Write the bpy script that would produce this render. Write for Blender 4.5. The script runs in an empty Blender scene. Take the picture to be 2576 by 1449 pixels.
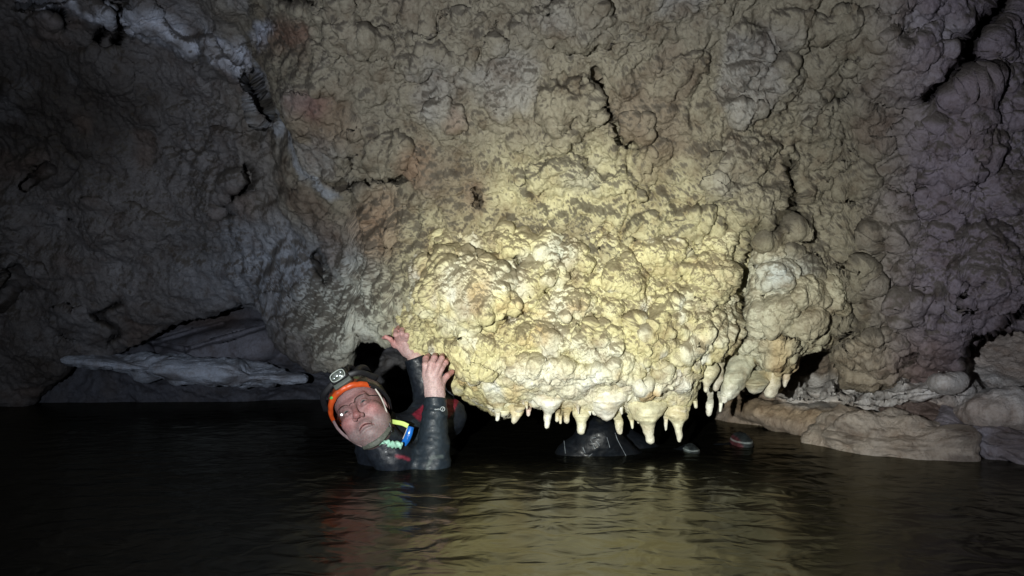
import bpy, math, random
import numpy as np
from mathutils import Vector
random.seed(7); RNG = np.random.default_rng(11)
SC = bpy.context.scene; COL = SC.collection

# ------------------------------------------------------------------ camera, world, lamps
F = 2003.0; CX, CY = 1288.0, 724.5          # focal length and centre in measuring units of the photograph
PITCH = math.atan((800 - CY) / F); CAMH = 0.45
CAM = np.array([0, 0, CAMH]); FW = np.array([0, math.cos(PITCH), math.sin(PITCH)])
RT = np.array([1.0, 0, 0]); UP = np.array([0, -math.sin(PITCH), math.cos(PITCH)])
def P(x, y, d):
    x = np.asarray(x, float); y = np.asarray(y, float); d = np.asarray(d, float)
    return CAM + d[..., None] * FW + ((x - CX) / F * d)[..., None] * RT - ((y - CY) / F * d)[..., None] * UP
cd = bpy.data.cameras.new('camera'); cam = bpy.data.objects.new('camera', cd); COL.objects.link(cam)
cam.location = CAM; cam.rotation_euler = (math.pi / 2 + PITCH, 0, 0)
cd.sensor_width = 36; cd.lens = F / 2576 * 36; cd.clip_start = 0.05; cd.clip_end = 100
SC.camera = cam
w = bpy.data.worlds.new('World'); SC.world = w; w.use_nodes = True
w.node_tree.nodes['Background'].inputs[0].default_value = (0.35, 0.42, 0.6, 1)
w.node_tree.nodes['Background'].inputs[1].default_value = 0.0015
SC.view_settings.view_transform = 'Standard'; SC.view_settings.look = 'None'
SC.view_settings.exposure = 0; SC.view_settings.gamma = 1
SC.cycles.max_bounces = 5; SC.cycles.diffuse_bounces = 2; SC.cycles.glossy_bounces = 3
SC.cycles.transparent_max_bounces = 12; SC.cycles.use_denoising = True
SC.cycles.caustics_reflective = False; SC.cycles.caustics_refractive = False
LAMP = np.array([-0.34, 0.0, 0.45])
def spot(name, target, energy, ang, blend, color, loc=LAMP, radius=0.012):
    l = bpy.data.lights.new(name, 'SPOT'); l.energy = energy; l.spot_size = math.radians(ang)
    l.spot_blend = blend; l.color = color; l.shadow_soft_size = radius
    o = bpy.data.objects.new(name, l); COL.objects.link(o); o.location = loc
    o.rotation_euler = (Vector(target) - Vector(loc)).to_track_quat('-Z', 'Y').to_euler()
    return o
# the photographer's own caving lamp: a bright spot beam and a dim wide flood beam
spot('lamp_spot_beam', P(1480, 850, 2.3), 250, 45, 1.0, (1.0, 1.0, 0.80))
spot('lamp_middle_beam', P(1580, 700, 2.3), 60, 70, 1.0, (1.0, 0.965, 0.86))
spot('lamp_flood_beam', P(1250, 690, 2.3), 165, 104, 1.0, (0.78, 0.85, 1.0))

# ------------------------------------------------------------------ numpy tools
def hash3(ix, iy, iz, seed):
    h = (ix.astype(np.int64) * 73856093) ^ (iy.astype(np.int64) * 19349663) ^ (iz.astype(np.int64) * 83492791) ^ (seed * 2654435761)
    h = (h ^ (h >> 13)) * 1274126177 & 0x7fffffff
    h = (h ^ (h >> 15)) * 668265263 & 0x7fffffff
    h = h ^ (h >> 14)
    return (h & 0xffffff) / float(0x1000000)
def vnoise(p, scale, seed=0):
    q = p * scale; i = np.floor(q).astype(np.int64); f = q - i; f = f * f * f * (f * (f * 6 - 15) + 10)
    out = 0
    for dx in (0, 1):
        wx = f[:, 0] if dx else 1 - f[:, 0]
        for dy in (0, 1):
            wy = f[:, 1] if dy else 1 - f[:, 1]
            for dz in (0, 1):
                wz = f[:, 2] if dz else 1 - f[:, 2]
                out = out + wx * wy * wz * hash3(i[:, 0] + dx, i[:, 1] + dy, i[:, 2] + dz, seed)
    return out * 2 - 1
def fbm(p, scale, octv=4, seed=0, gain=0.5):
    o = 0; a = 1.0; t = 0
    for k in range(octv):
        o = o + a * vnoise(p + 17.3 * k, scale * 2.03 ** k, seed + k); t += a; a *= gain
    return o / t * 1.6
def domes(p, cell, seed=0, r0=0.45, r1=0.95, power=0.5, prob=1.0):
    q = p / cell; i = np.floor(q).astype(np.int64); best = np.zeros(len(p))
    for dx in (-1, 0, 1):
        for dy in (-1, 0, 1):
            for dz in (-1, 0, 1):
                a, b, c = i[:, 0] + dx, i[:, 1] + dy, i[:, 2] + dz
                jx = a + hash3(a, b, c, seed); jy = b + hash3(a, b, c, seed + 1); jz = c + hash3(a, b, c, seed + 2)
                r = r0 + (r1 - r0) * hash3(a, b, c, seed + 3) ** 1.5
                if prob < 1: r = np.where(hash3(a, b, c, seed + 4) < prob, r, 1e-4)
                d2 = (q[:, 0] - jx) ** 2 + (q[:, 1] - jy) ** 2 + (q[:, 2] - jz) ** 2
                h = np.clip(1 - d2 / (r * r), 0, None) ** power * r
                best = np.maximum(best, h)
    return best * cell
def rbf(pts):
    pts = np.array(pts, float); xy = pts[:, :2] / 1000; n = len(xy)
    def phi(a, b):
        r2 = ((a[:, None] - b[None]) ** 2).sum(-1); return np.where(r2 > 0, r2 * np.log(r2 + 1e-12) * .5, 0)
    A = np.zeros((n + 3, n + 3)); A[:n, :n] = phi(xy, xy) + np.eye(n) * 2e-3
    A[:n, n] = 1; A[:n, n + 1:] = xy; A[n, :n] = 1; A[n + 1:, :n] = xy.T
    s = np.linalg.solve(A, np.r_[pts[:, 2], 0, 0, 0])
    def f(x, y):
        sh = np.shape(x); q = np.stack([np.ravel(x), np.ravel(y)], -1) / 1000; o = np.empty(len(q))
        for k in range(0, len(q), 20000):
            c = q[k:k + 20000]; o[k:k + 20000] = phi(c, xy) @ s[:n] + s[n] + c @ s[n + 1:]
        return o.reshape(sh)
    return f
def smooth01(t): t = np.clip(t, 0, 1); return t * t * (3 - 2 * t)
def boss(x, y, cx, cy, rx, ry, h, rot=0, p=3.0):
    a = math.radians(rot); u = (x - cx) * math.cos(a) + (y - cy) * math.sin(a); v = -(x - cx) * math.sin(a) + (y - cy) * math.cos(a)
    q = np.sqrt((u / rx) ** 2 + (v / ry) ** 2)
    return h * np.clip(1 - q ** p, 0, None) ** 0.8
def polydist(x, y, poly, closed=True):
    """signed distance to a polygon (positive inside), or distance to an open line"""
    poly = np.array(poly, float); n = len(poly); best = np.full(np.shape(x), 1e9); ins = np.zeros(np.shape(x), bool)
    for k in range(n if closed else n - 1):
        a = poly[k]; b = poly[(k + 1) % n]; e = b - a
        t = np.clip(((x - a[0]) * e[0] + (y - a[1]) * e[1]) / (e @ e), 0, 1)
        best = np.minimum(best, np.hypot(x - a[0] - t * e[0], y - a[1] - t * e[1]))
        if closed and a[1] != b[1]:
            c = (a[1] > y) != (b[1] > y); xi = a[0] + (y - a[1]) / (b[1] - a[1]) * e[0]; ins ^= c & (x < xi)
    return np.where(ins, best, -best) if closed else best
def grid_normals(V):
    du = np.gradient(V, axis=1); dv = np.gradient(V, axis=0)
    n = np.cross(dv, du); n /= np.linalg.norm(n, axis=-1, keepdims=True) + 1e-12
    return n

# ------------------------------------------------------------------ mesh helpers
def link(name, me, mats, parent=None):
    o = bpy.data.objects.new(name, me); COL.objects.link(o)
    for m in (mats if isinstance(mats, (list, tuple)) else [mats]): me.materials.append(m)
    if parent is not None: o.parent = parent
    return o
def mesh_np(name, V, Q, smooth=True):
    me = bpy.data.meshes.new(name); V = np.asarray(V, np.float32); Q = np.asarray(Q, np.int32); k = Q.shape[1]
    me.vertices.add(len(V)); me.vertices.foreach_set('co', V.ravel())
    me.loops.add(Q.size); me.loops.foreach_set('vertex_index', Q.ravel())
    me.polygons.add(len(Q)); me.polygons.foreach_set('loop_start', np.arange(0, Q.size, k, dtype=np.int32))
    me.polygons.foreach_set('use_smooth', np.full(len(Q), smooth)); me.update(calc_edges=True); me.validate()
    return me
def grid_quads(nv, nu, wrap=False):
    i = np.arange(nv * nu).reshape(nv, nu)
    if wrap: i = np.c_[i, i[:, :1]]
    return np.stack([i[:-1, :-1], i[1:, :-1], i[1:, 1:], i[:-1, 1:]], -1).reshape(-1, 4)
def attr(me, name, rgb):
    a = me.attributes.new(name, 'FLOAT_COLOR', 'POINT'); c = np.ones((len(rgb), 4), np.float32); c[:, :3] = rgb
    a.data.foreach_set('color', c.ravel())
def thing(name, label, cat, loc=(0, 0, 0), group=None):
    o = bpy.data.objects.new(name, None); COL.objects.link(o); o.location = loc; o.empty_display_size = .05
    o['label'] = label; o['category'] = cat
    if group: o['group'] = group
    return o
def adopt(o, root):
    """parent a mesh built in world space to an unrotated empty"""
    o.parent = root; o.location = -Vector(root.location); return o

# surface nets
def surface_nets(Fn, lo, hi, h):
    lo = np.array(lo, float); n = (np.ceil((np.array(hi) - lo) / h)).astype(int) + 1
    gx, gy, gz = [lo[k] + h * np.arange(n[k]) for k in range(3)]
    D = np.empty(n)
    step = max(1, int(400000 / (n[1] * n[2])))
    for s in range(0, n[0], step):
        X, Y, Z = np.meshgrid(gx[s:s + step], gy, gz, indexing='ij')
        D[s:s + step] = Fn(np.stack([X.ravel(), Y.ravel(), Z.ravel()], -1)).reshape(X.shape)
    S = D < 0
    cs = np.zeros(tuple(n - 1), np.int8)
    for dx in (0, 1):
        for dy in (0, 1):
            for dz in (0, 1): cs += S[dx:n[0] - 1 + dx, dy:n[1] - 1 + dy, dz:n[2] - 1 + dz]
    act = (cs > 0) & (cs < 8); ids = np.full(act.shape, -1); idx = np.argwhere(act); ids[act] = np.arange(len(idx))
    acc = np.zeros((len(idx), 3)); cnt = np.zeros(len(idx))
    cor = [(a, b, c) for a in (0, 1) for b in (0, 1) for c in (0, 1)]
    for a in cor:
        for b in cor:
            if sum(b) - sum(a) == 1 and all(b[k] >= a[k] for k in range(3)):
                ia = idx + a; ib = idx + b; da = D[tuple(ia.T)]; db = D[tuple(ib.T)]; m = (da < 0) != (db < 0)
                t = np.where(m, da / np.where(m, da - db, 1), 0)
                p = np.array(a) + t[:, None] * (np.array(b) - np.array(a)); acc[m] += p[m]; cnt[m] += 1
    V = lo + h * (idx + acc / cnt[:, None]); Q = []
    for ax in range(3):
        o1, o2 = [(1, 2), (2, 0), (0, 1)][ax]
        sl = [slice(None)] * 3; sl2 = [slice(None)] * 3; sl[ax] = slice(0, -1); sl2[ax] = slice(1, None)
        A = S[tuple(sl)]; B = S[tuple(sl2)]; e = np.argwhere(A != B)
        e = e[(e[:, o1] > 0) & (e[:, o2] > 0) & (e[:, o1] < n[o1] - 1) & (e[:, o2] < n[o2] - 1)]
        u1 = np.zeros(3, int); u1[o1] = 1; u2 = np.zeros(3, int); u2[o2] = 1
        q = np.stack([ids[tuple((e - u1 - u2).T)], ids[tuple((e - u2).T)], ids[tuple(e.T)], ids[tuple((e - u1).T)]], -1)
        fl = ~A[tuple(e.T)]; q[fl] = q[fl][:, ::-1]; Q.append(q)
    return V, np.concatenate(Q)
def s_cap(p, a, b, ra, rb):
    a = np.array(a, float); b = np.array(b, float); e = b - a
    t = np.clip(((p - a) @ e) / (e @ e), 0, 1); return np.linalg.norm(p - a - t[:, None] * e, axis=1) - (ra + (rb - ra) * t)
def s_ell(p, c, r, R=None):
    q = p - np.array(c, float)
    if R is not None: q = q @ R
    r = np.array(r, float); k0 = np.linalg.norm(q / r, axis=1); k1 = np.linalg.norm(q / (r * r), axis=1)
    return np.where(k0 < 1e-6, -r.min(), k0 * (k0 - 1) / np.maximum(k1, 1e-9))
def smin(a, b, k): h = np.clip(.5 + .5 * (b - a) / k, 0, 1); return b + (a - b) * h - k * h * (1 - h)
def smax(a, b, k): return -smin(-a, -b, k)

# ------------------------------------------------------------------ materials
def newmat(name):
    m = bpy.data.materials.new(name); m.use_nodes = True; nt = m.node_tree
    return m, nt, nt.nodes['Principled BSDF']
def N(nt, t, **kw):
    n = nt.nodes.new(t)
    for k, v in kw.items():
        if k in n.inputs: n.inputs[k].default_value = v
        else: setattr(n, k, v)
    return n
def ramp(nt, fac, stops):
    r = N(nt, 'ShaderNodeValToRGB'); el = r.color_ramp.elements
    while len(el) < len(stops): el.new(.5)
    for e, (p, c) in zip(el, stops): e.position = p; e.color = (*c, 1)
    nt.links.new(fac, r.inputs[0]); return r.outputs[0]
def rock_mat(name, rough=0.75, spec=0.35, bump=1.0, fine=0.004, speck=0.3):
    m, nt, b = newmat(name); L = nt.links.new
    tc = N(nt, 'ShaderNodeTexCoord').outputs['Object']
    at = N(nt, 'ShaderNodeAttribute'); at.attribute_name = 'tint'
    n1 = N(nt, 'ShaderNodeTexNoise', Scale=14.0, Detail=8.0, Roughness=.65); L(tc, n1.inputs['Vector'])
    n2 = N(nt, 'ShaderNodeTexNoise', Scale=90.0, Detail=5.0, Roughness=.7); L(tc, n2.inputs['Vector'])
    v1 = ramp(nt, n1.outputs[0], [(.3, (.62, .55, .5)), (.5, (1, 1, 1)), (.72, (1.18, 1.2, 1.22))])
    v2 = ramp(nt, n2.outputs[0], [(.28, (.72, .68, .64)), (.52, (1, 1, 1)), (.75, (1.15, 1.16, 1.15))])
    mx = N(nt, 'ShaderNodeMix', data_type='RGBA', blend_type='MULTIPLY'); mx.inputs[0].default_value = 1
    L(at.outputs['Color'], mx.inputs[6]); L(v1, mx.inputs[7])
    mx2 = N(nt, 'ShaderNodeMix', data_type='RGBA', blend_type='MULTIPLY'); mx2.inputs[0].default_value = 1
    L(mx.outputs[2], mx2.inputs[6]); L(v2, mx2.inputs[7]); L(mx2.outputs[2], b.inputs['Base Color'])
    b.inputs['Roughness'].default_value = rough; b.inputs['Specular IOR Level'].default_value = spec
    vo = N(nt, 'ShaderNodeTexVoronoi', Scale=95.0, feature='SMOOTH_F1'); vo.inputs['Smoothness'].default_value = .4
    wn = N(nt, 'ShaderNodeTexNoise', Scale=30.0, Detail=3.0); L(tc, wn.inputs['Vector'])
    va = N(nt, 'ShaderNodeVectorMath', operation='MULTIPLY_ADD'); L(wn.outputs['Color'], va.inputs[0])
    va.inputs[1].default_value = (.03, .03, .03); L(tc, va.inputs[2]); L(va.outputs[0], vo.inputs['Vector'])
    n3 = N(nt, 'ShaderNodeTexNoise', Scale=160.0, Detail=6.0, Roughness=.7); L(tc, n3.inputs['Vector'])
    ad = N(nt, 'ShaderNodeMath', operation='MULTIPLY_ADD'); L(vo.outputs['Distance'], ad.inputs[0]); ad.inputs[1].default_value = -.35
    L(n3.outputs[0], ad.inputs[2])
    bp = N(nt, 'ShaderNodeBump', Strength=bump, Distance=fine); L(ad.outputs[0], bp.inputs['Height'])
    L(bp.outputs[0], b.inputs['Normal'])
    rr = N(nt, 'ShaderNodeMapRange'); L(n1.outputs[0], rr.inputs[0]); rr.inputs[3].default_value = rough - .18; rr.inputs[4].default_value = min(1, rough + .15)
    L(rr.outputs[0], b.inputs['Roughness'])
    return m
M_WALL = rock_mat('cave_limestone', .68, .4, 1.0, .006)
M_CALC = rock_mat('cream_calcite', .62, .45, .9, .004)
M_DRIP = rock_mat('white_dripstone', .40, .6, .6, .003)
M_WETR = rock_mat('wet_brown_rock', .38, .6, 1.0, .008)
def simple(name, col, rough=.5, spec=.5, metal=0, bump=0, bscale=60, sss=0, mott=0):
    m, nt, b = newmat(name); L = nt.links.new
    b.inputs['Base Color'].default_value = (*col, 1); b.inputs['Roughness'].default_value = rough
    b.inputs['Specular IOR Level'].default_value = spec; b.inputs['Metallic'].default_value = metal
    tc = N(nt, 'ShaderNodeTexCoord').outputs['Object']
    n = N(nt, 'ShaderNodeTexNoise', Scale=float(bscale), Detail=5.0); L(tc, n.inputs['Vector'])
    v = ramp(nt, n.outputs[0], [(.3, tuple(c * (1 - mott) for c in col)), (.7, tuple(min(1, c * (1 + mott)) for c in col))])
    L(v, b.inputs['Base Color'])
    if bump:
        bp = N(nt, 'ShaderNodeBump', Strength=bump, Distance=.003); L(n.outputs[0], bp.inputs['Height']); L(bp.outputs[0], b.inputs['Normal'])
    if sss: b.inputs['Subsurface Weight'].default_value = sss; b.inputs['Subsurface Radius'].default_value = (.01, .004, .002); b.inputs['Subsurface Scale'].default_value = .6
    return m

# ------------------------------------------------------------------ rock
def mixc(base, other, t): t = np.clip(t, 0, 1)[:, None]; return base * (1 - t) + np.array(other) * t
def shell(name, x0, x1, nx, top, bot, depth, nfront, mat, disp, tint, R=.10, back=.7, rise=50, nback=60, endround=None):
    xs = np.linspace(x0, x1, nx); t = np.linspace(0, 1, nfront)
    tp = np.interp(xs, *zip(*top)); bt = np.interp(xs, *zip(*bot))
    X = np.repeat(xs[None], nfront, 0); Y = tp[None] + (bt - tp)[None] * t[:, None]
    D = depth(X, Y)
    Rp = R / 2.4 * F * 1.0
    e = np.minimum(bt[None] - Y, Rp)
    D = D + R * (1 - np.sqrt(np.clip(1 - (1 - e / Rp) ** 2, 0, 1)))
    tb = np.linspace(0, 1, nback + 1)[1:]
    Xb = np.repeat(xs[None], nback, 0); Yb = bt[None] - rise * (tb ** .8)[:, None]; Db = D[-1][None] + back * (tb ** 1.3)[:, None]
    X = np.r_[X, Xb]; Y = np.r_[Y, Yb]; D = np.r_[D, Db]
    V = P(X, Y, D); nn = grid_normals(V); flat = V.reshape(-1, 3); nf = nn.reshape(-1, 3)
    xf, yf = X.ravel(), Y.ravel()
    h, dirn = disp(flat, nf, xf, yf)
    V2 = flat + dirn * h[:, None]
    n2 = grid_normals(V2.reshape(V.shape)).reshape(-1, 3)
    me = mesh_np(name, V2, grid_quads(*X.shape)); attr(me, 'tint', tint(flat, n2, xf, yf, h))
    return link(name, me, mat), me
def cracks(x, y, lst):
    o = 0
    for pts, wd, dp in lst: o = o + 1.7 * dp * np.exp(-(polydist(x, y, pts, False) / (wd * 1.15)) ** 4)
    return o

front_pts = []
for y, row in {
    -350: [(-400, 2.2), (300, 2.1), (1000, 1.8), (1700, 1.75), (2400, 1.8), (2980, 1.8)],
    0: [(-400, 3.2), (0, 3.0), (300, 2.9), (580, 2.75), (720, 2.4), (1000, 2.25), (1300, 2.15), (1700, 2.1), (2100, 2.15), (2400, 2.15), (2576, 2.35), (2980, 2.4)],
    250: [(-400, 3.4), (0, 3.3), (400, 3.2), (620, 3.0), (740, 2.55), (1000, 2.4), (1300, 2.32), (1700, 2.28), (2000, 2.35), (2300, 2.35), (2576, 2.35), (2980, 2.35)],
    500: [(-400, 3.6), (0, 3.5), (300, 3.4), (600, 3.2), (800, 2.85), (1000, 2.6), (1300, 2.48), (1700, 2.45), (1950, 2.45), (2050, 2.55), (2300, 2.5), (2576, 2.4), (2980, 2.3)],
    750: [(-400, 3.8), (0, 3.7), (300, 3.6), (600, 3.4), (800, 3.0), (950, 2.70), (1100, 2.60), (1500, 2.52), (1850, 2.58), (2050, 2.62), (2300, 2.55), (2576, 2.35), (2980, 2.3)],
    900: [(-400, 3.9), (0, 3.9), (300, 3.85), (600, 3.5), (800, 2.9), (950, 2.78), (1200, 2.62), (1500, 2.58), (1850, 2.65), (2100, 2.75), (2300, 2.72), (2576, 2.5), (2980, 2.4)],
    1000: [(-400, 4.0), (0, 4.0), (300, 3.9), (850, 2.95), (1200, 2.7), (1500, 2.65), (1850, 2.75), (2200, 2.9), (2576, 2.6), (2980, 2.5)]}.items():
    front_pts += [(x, y, d) for x, d in row]
front_d = rbf(front_pts)
BOSS = [(1431, 55, 130, 75, .10, 0), (1074, 155, 70, 50, .06, 0), (1180, 158, 42, 45, .05, 0), (1240, 129, 30, 55, .04, 0), (1439, 260, 88, 78, .11, 15),
        (1129, 280, 55, 48, .05, 0), (985, 405, 78, 62, .07, 0), (890, 350, 52, 45, .05, 0), (1173, 70, 55, 60, .04, 0), (1601, 325, 75, 50, .05, 0),
        (1395, 343, 36, 38, .04, 0), (1413, 442, 84, 56, .07, -10), (1545, 461, 62, 50, .06, 0), (1631, 395, 42, 42, .05, 0), (779, 166, 45, 52, .05, 0),
        (800, 500, 60, 34, .06, -20), (1880, 90, 50, 40, .04, 0), (1960, 200, 46, 60, .05, 20), (1850, 280, 60, 40, .05, 0), (1730, 180, 46, 50, .045, 0),
        (1760, 560, 55, 50, .05, 0), (1640, 560, 50, 40, .04, 0), (2286, 159, 120, 84, .09, 0), (2392, 371, 108, 86, .09, 0), (2445, 229, 64, 38, .07, -30),
        (1898, 400, 100, 70, .07, 10), (1915, 520, 98, 82, .11, 10), (2010, 690, 72, 76, .07, 20), (2140, 700, 42, 55, .06, 0), (2279, 766, 70, 52, .07, 0),
        (2250, 790, 34, 32, .05, 0), (2480, 660, 110, 112, .10, 0), (2060, 330, 60, 50, .05, 0), (2150, 450, 70, 50, .05, 0), (2230, 560, 60, 70, .05, 0),
        (2000, 60, 70, 50, .05, 0), (2150, 60, 70, 60, .04, 0), (2530, 480, 70, 60, .06, 0), (2100, 820, 60, 40, .06, 0), (2200, 880, 70, 60, .05, 0), (2380, 880, 80, 60, .05, 0),
        (660, 81, 50, 45, .10, 0), (494, 406, 50, 30, .06, 10), (600, 455, 40, 26, .08, 0), (570, 355, 50, 36, .07, 0), (100, 400, 90, 60, .09, 0),
        (250, 180, 80, 60, .05, 30), (350, 560, 90, 40, .05, 0), (60, 690, 60, 50, .08, 0), (180, 800, 70, 50, .07, 30), (560, 170, 110, 34, .12, 40),
        (230, 30, 130, 34, .12, 22), (400, 75, 100, 40, .12, 35), (100, 60, 40, 30, .06, 0), (940, 100, 60, 40, .05, 0), (860, 60, 50, 60, .05, 0)]
for _ in range(150):
    bx, by = RNG.uniform(680, 2650), RNG.uniform(-40, 900); s = RNG.uniform(16, 46)
    BOSS.append((bx, by, s * RNG.uniform(.8, 1.5), s, s * .00055, RNG.uniform(-40, 40)))
for _ in range(50):
    bx, by = RNG.uniform(-100, 680), RNG.uniform(-40, 900); s = RNG.uniform(16, 50)
    BOSS.append((bx, by, s * RNG.uniform(1, 2), s, s * .0006, RNG.uniform(0, 50)))
CRACK_F = [([(1505, 190), (1525, 270), (1550, 345), (1600, 370)], 6, .05), ([(2530, -20), (2440, 90), (2430, 170), (2330, 245)], 24, 1.1), ([(2445, 110), (2455, 170)], 22, .9),
           ([(1985, 420), (2005, 480), (1990, 540), (1915, 585), (1890, 650)], 12, .16), ([(1895, 600), (1888, 660), (1878, 760), (1868, 850)], 15, .32),
           ([(630, 205), (655, 250), (662, 285)], 15, .3), ([(140, 30), (165, 60)], 13, .4), ([(300, 35), (310, 75), (290, 105)], 11, .45), ([(265, 70), (240, 110)], 9, .5), ([(2085, 245), (2150, 230), (2190, 250)], 9, .09),
           ([(330, 20), (230, -20), (40, 20)], 8, .08), ([(800, 650), (812, 690)], 14, .10), ([(2225, 600), (2215, 620)], 17, .14), ([(2150, 690), (2175, 720), (2190, 800)], 8, .08),
           ([(1200, 490), (1203, 525)], 5, .035), ([(850, 470), (1010, 440), (1060, 400)], 8, .06), ([(620, 420), (628, 470), (560, 520)], 9, .10), ([(130, 430), (60, 470)], 9, .09),
           ([(580, 530), (540, 545)], 8, .08), ([(2100, 740), (2180, 820), (2120, 850)], 10, .10), ([(2470, 330), (2560, 320)], 7, .05), ([(2480, 700), (2330, 830), (2280, 920)], 6, .05),
           ([(30, 690), (40, 720), (0, 760)], 14, .10), ([(300, 755), (240, 790), (300, 835), (270, 860)], 8, .09), ([(720, -10), (780, 10)], 14, .2), ([(2460, 850), (2576, 790)], 12, .5),
           ([(2440, 870), (2425, 940)], 9, .4), ([(1380, -10), (1376, 40)], 6, .05)]
def warp2(x, y, a, s, seed):
    q = np.stack([np.ravel(x) / 1000, np.ravel(y) / 1000, 0 * np.ravel(x)], -1)
    return x + a * fbm(q, s, 3, seed).reshape(np.shape(x)), y + a * fbm(q, s, 3, seed + 9).reshape(np.shape(x))
def front_depth(x, y):
    d = front_d(x, y); b = 0; x0, y0 = x, y; x, y = warp2(x, y, 22, 14, 31)
    for cx, cy, rx, ry, h, rot in BOSS: b = np.maximum(b, boss(x, y, cx, cy, rx, ry, h, rot)) + .25 * boss(x, y, cx, cy, rx, ry, h, rot)
    x, y = warp2(x0, y0, 9, 22, 36); d = d - .50 * b + cracks(x, y, CRACK_F)
    return d
def front_disp(p, n, x, y):
    wp = p + .020 * np.stack([fbm(p, 9, 2, 40), fbm(p, 9, 2, 41), fbm(p, 9, 2, 42)], -1); ws = wp * [1, 1, .8]
    lump = smooth01((x - 620 - (y - 250) * .25) / 250)
    h = .026 * fbm(p, 3.5, 3, 1) * (1.5 - lump * .6)
    h += (.26 * domes(ws, .12, 5, .3, .85, prob=.55, power=.8) + .50 * domes(ws, .055, 9, .3, .9, prob=.6, power=.6)) * (.15 + .85 * lump)
    h += (.62 * domes(ws, .030, 14, .3, .9, prob=.6) + .50 * domes(ws, .016, 17, .35, .9, prob=.5)) * (.3 + .7 * lump)
    h += (.004 + .006 * smooth01(fbm(p, 4, 2, 91) + .4)) * fbm(p, 30, 4, 3, .62) + .0036 * fbm(p, 110, 4, 77, .65)
    h += (1 - lump) * (.020 * fbm(p * [1, 1, 2.2], 5, 3, 21) + .006 * fbm(p * [1.8, 1, 1], 26, 4, 22, .6))
    zn = smooth01((1.15 - np.hypot((x - 1460) / 480, (y - 760) / 400)) * 2)
    h += zn * (.35 * domes(ws, .045, 205, .3, .9, prob=.5) + .45 * domes(ws, .026, 209, .35, .95, prob=.5) + .35 * domes(ws, .014, 214, .35, .95, prob=.5))
    d = n + np.array([0, -.1, -.45]); d /= np.linalg.norm(d, axis=1, keepdims=True)
    return h, d
WHITE_L = [(60, -20), (250, 20), (360, 60), (494, 100), (600, 160), (655, 200)]
def front_tint(p, n, x, y, h):
    c = np.tile([.255, .225, .16], (len(p), 1))
    wob = 30 * fbm(p, 6, 3, 61); x2, y2 = x + wob, y + 20 * fbm(p, 7, 3, 62)
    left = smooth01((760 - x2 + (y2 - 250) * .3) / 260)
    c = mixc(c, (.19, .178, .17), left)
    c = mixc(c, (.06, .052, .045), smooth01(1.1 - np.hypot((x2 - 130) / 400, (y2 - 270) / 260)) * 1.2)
    c = mixc(c, (.70, .74, .82), smooth01(1.25 - polydist(x2, y2, WHITE_L, False) / 38) * .85 * smooth01(.75 + 1.2 * fbm(p, 11, 3, 44)))
    c = mixc(c, (.60, .63, .70), smooth01(1.2 - np.hypot((x2 - 668) / 40, (y2 - 85) / 40)))
    c = mixc(c, (.34, .37, .40), smooth01(1.1 - polydist(x2, y2, [(600, 190), (700, 330), (830, 480)], False) / 22) * .7)
    c = mixc(c, (.30, .33, .37), smooth01(1.1 - np.hypot((x2 - 700) / 330, (y2 - 680) / 170)) * .85)
    c = mixc(c, (.62, .64, .55), smooth01(1.3 - np.hypot((x2 - 890) / 150, (y2 - 790) / 130)) * .8)
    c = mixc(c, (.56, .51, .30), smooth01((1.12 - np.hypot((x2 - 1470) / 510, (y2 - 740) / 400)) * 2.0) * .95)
    c = mixc(c, (.50, .52, .48), smooth01(1.3 - np.hypot((x2 - 1960) / 75, (y2 - 690) / 60)) * .8)
    c = mixc(c, (.215, .18, .215), smooth01((x2 - 2120) / 250) * .9)  # purple cast of the beam edge put into the rock colour
    for bx, by, r, cc in [(820, 290, 90, (.23, .17, .11)), (940, 570, 100, (.33, .22, .14)), (1040, 400, 60, (.25, .16, .10)), (1170, 310, 35, (.24, .16, .10)), (735, 90, 60, (.17, .09, .06)), (780, 250, 50, (.2, .1, .08)),
                          (2330, 950, 130, (.24, .17, .15)), (480, 620, 120, (.14, .135, .13)), (120, 880, 130, (.09, .075, .06)), (2160, 930, 130, (.42, .35, .26)), (1190, 500, 55, (.26, .19, .13))]:
        c = mixc(c, cc, smooth01(1.2 - np.hypot(x2 - bx, y2 - by) / r) * .75)
    c = mixc(c, (.02, .02, .02), smooth01((1.1 - np.hypot((x2 - 803) / 22, (y2 - 685) / 34)) * 3) * .9)
    c = mixc(c, (.03, .03, .035), smooth01((1.0 - np.hypot((x2 - 2218) / 22, (y2 - 610) / 15)) * 3) * .8)
    pch = fbm(p, 4.5, 3, 51); c = mixc(c, (.34, .34, .35), smooth01(pch * 1.4 - .35) * .35); c = mixc(c, (.15, .10, .07), smooth01(-pch * 1.5 - .4) * .5)
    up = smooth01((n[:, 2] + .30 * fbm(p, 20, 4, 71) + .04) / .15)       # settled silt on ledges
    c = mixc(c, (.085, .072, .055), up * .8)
    return c
top_f = [(-400, -350), (2980, -350)]
bot_f = [(-400, 1100), (0, 1060), (150, 960), (185, 892), (300, 880), (370, 845), (464, 792), (605, 770), (662, 790), (706, 855), (746, 905), (800, 932), (850, 940), (878, 925), (888, 880), (897, 850),
         (935, 852), (978, 862), (990, 835), (1030, 830), (1850, 860), (1900, 900), (1990, 880), (2020, 862), (2075, 850), (2110, 868), (2140, 960), (2200, 985), (2260, 965), (2330, 960), (2420, 925), (2440, 860), (2576, 815), (2980, 780)]
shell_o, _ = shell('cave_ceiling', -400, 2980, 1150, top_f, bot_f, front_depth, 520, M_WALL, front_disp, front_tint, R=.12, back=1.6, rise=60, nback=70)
shell_o['kind'] = 'structure'

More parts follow.
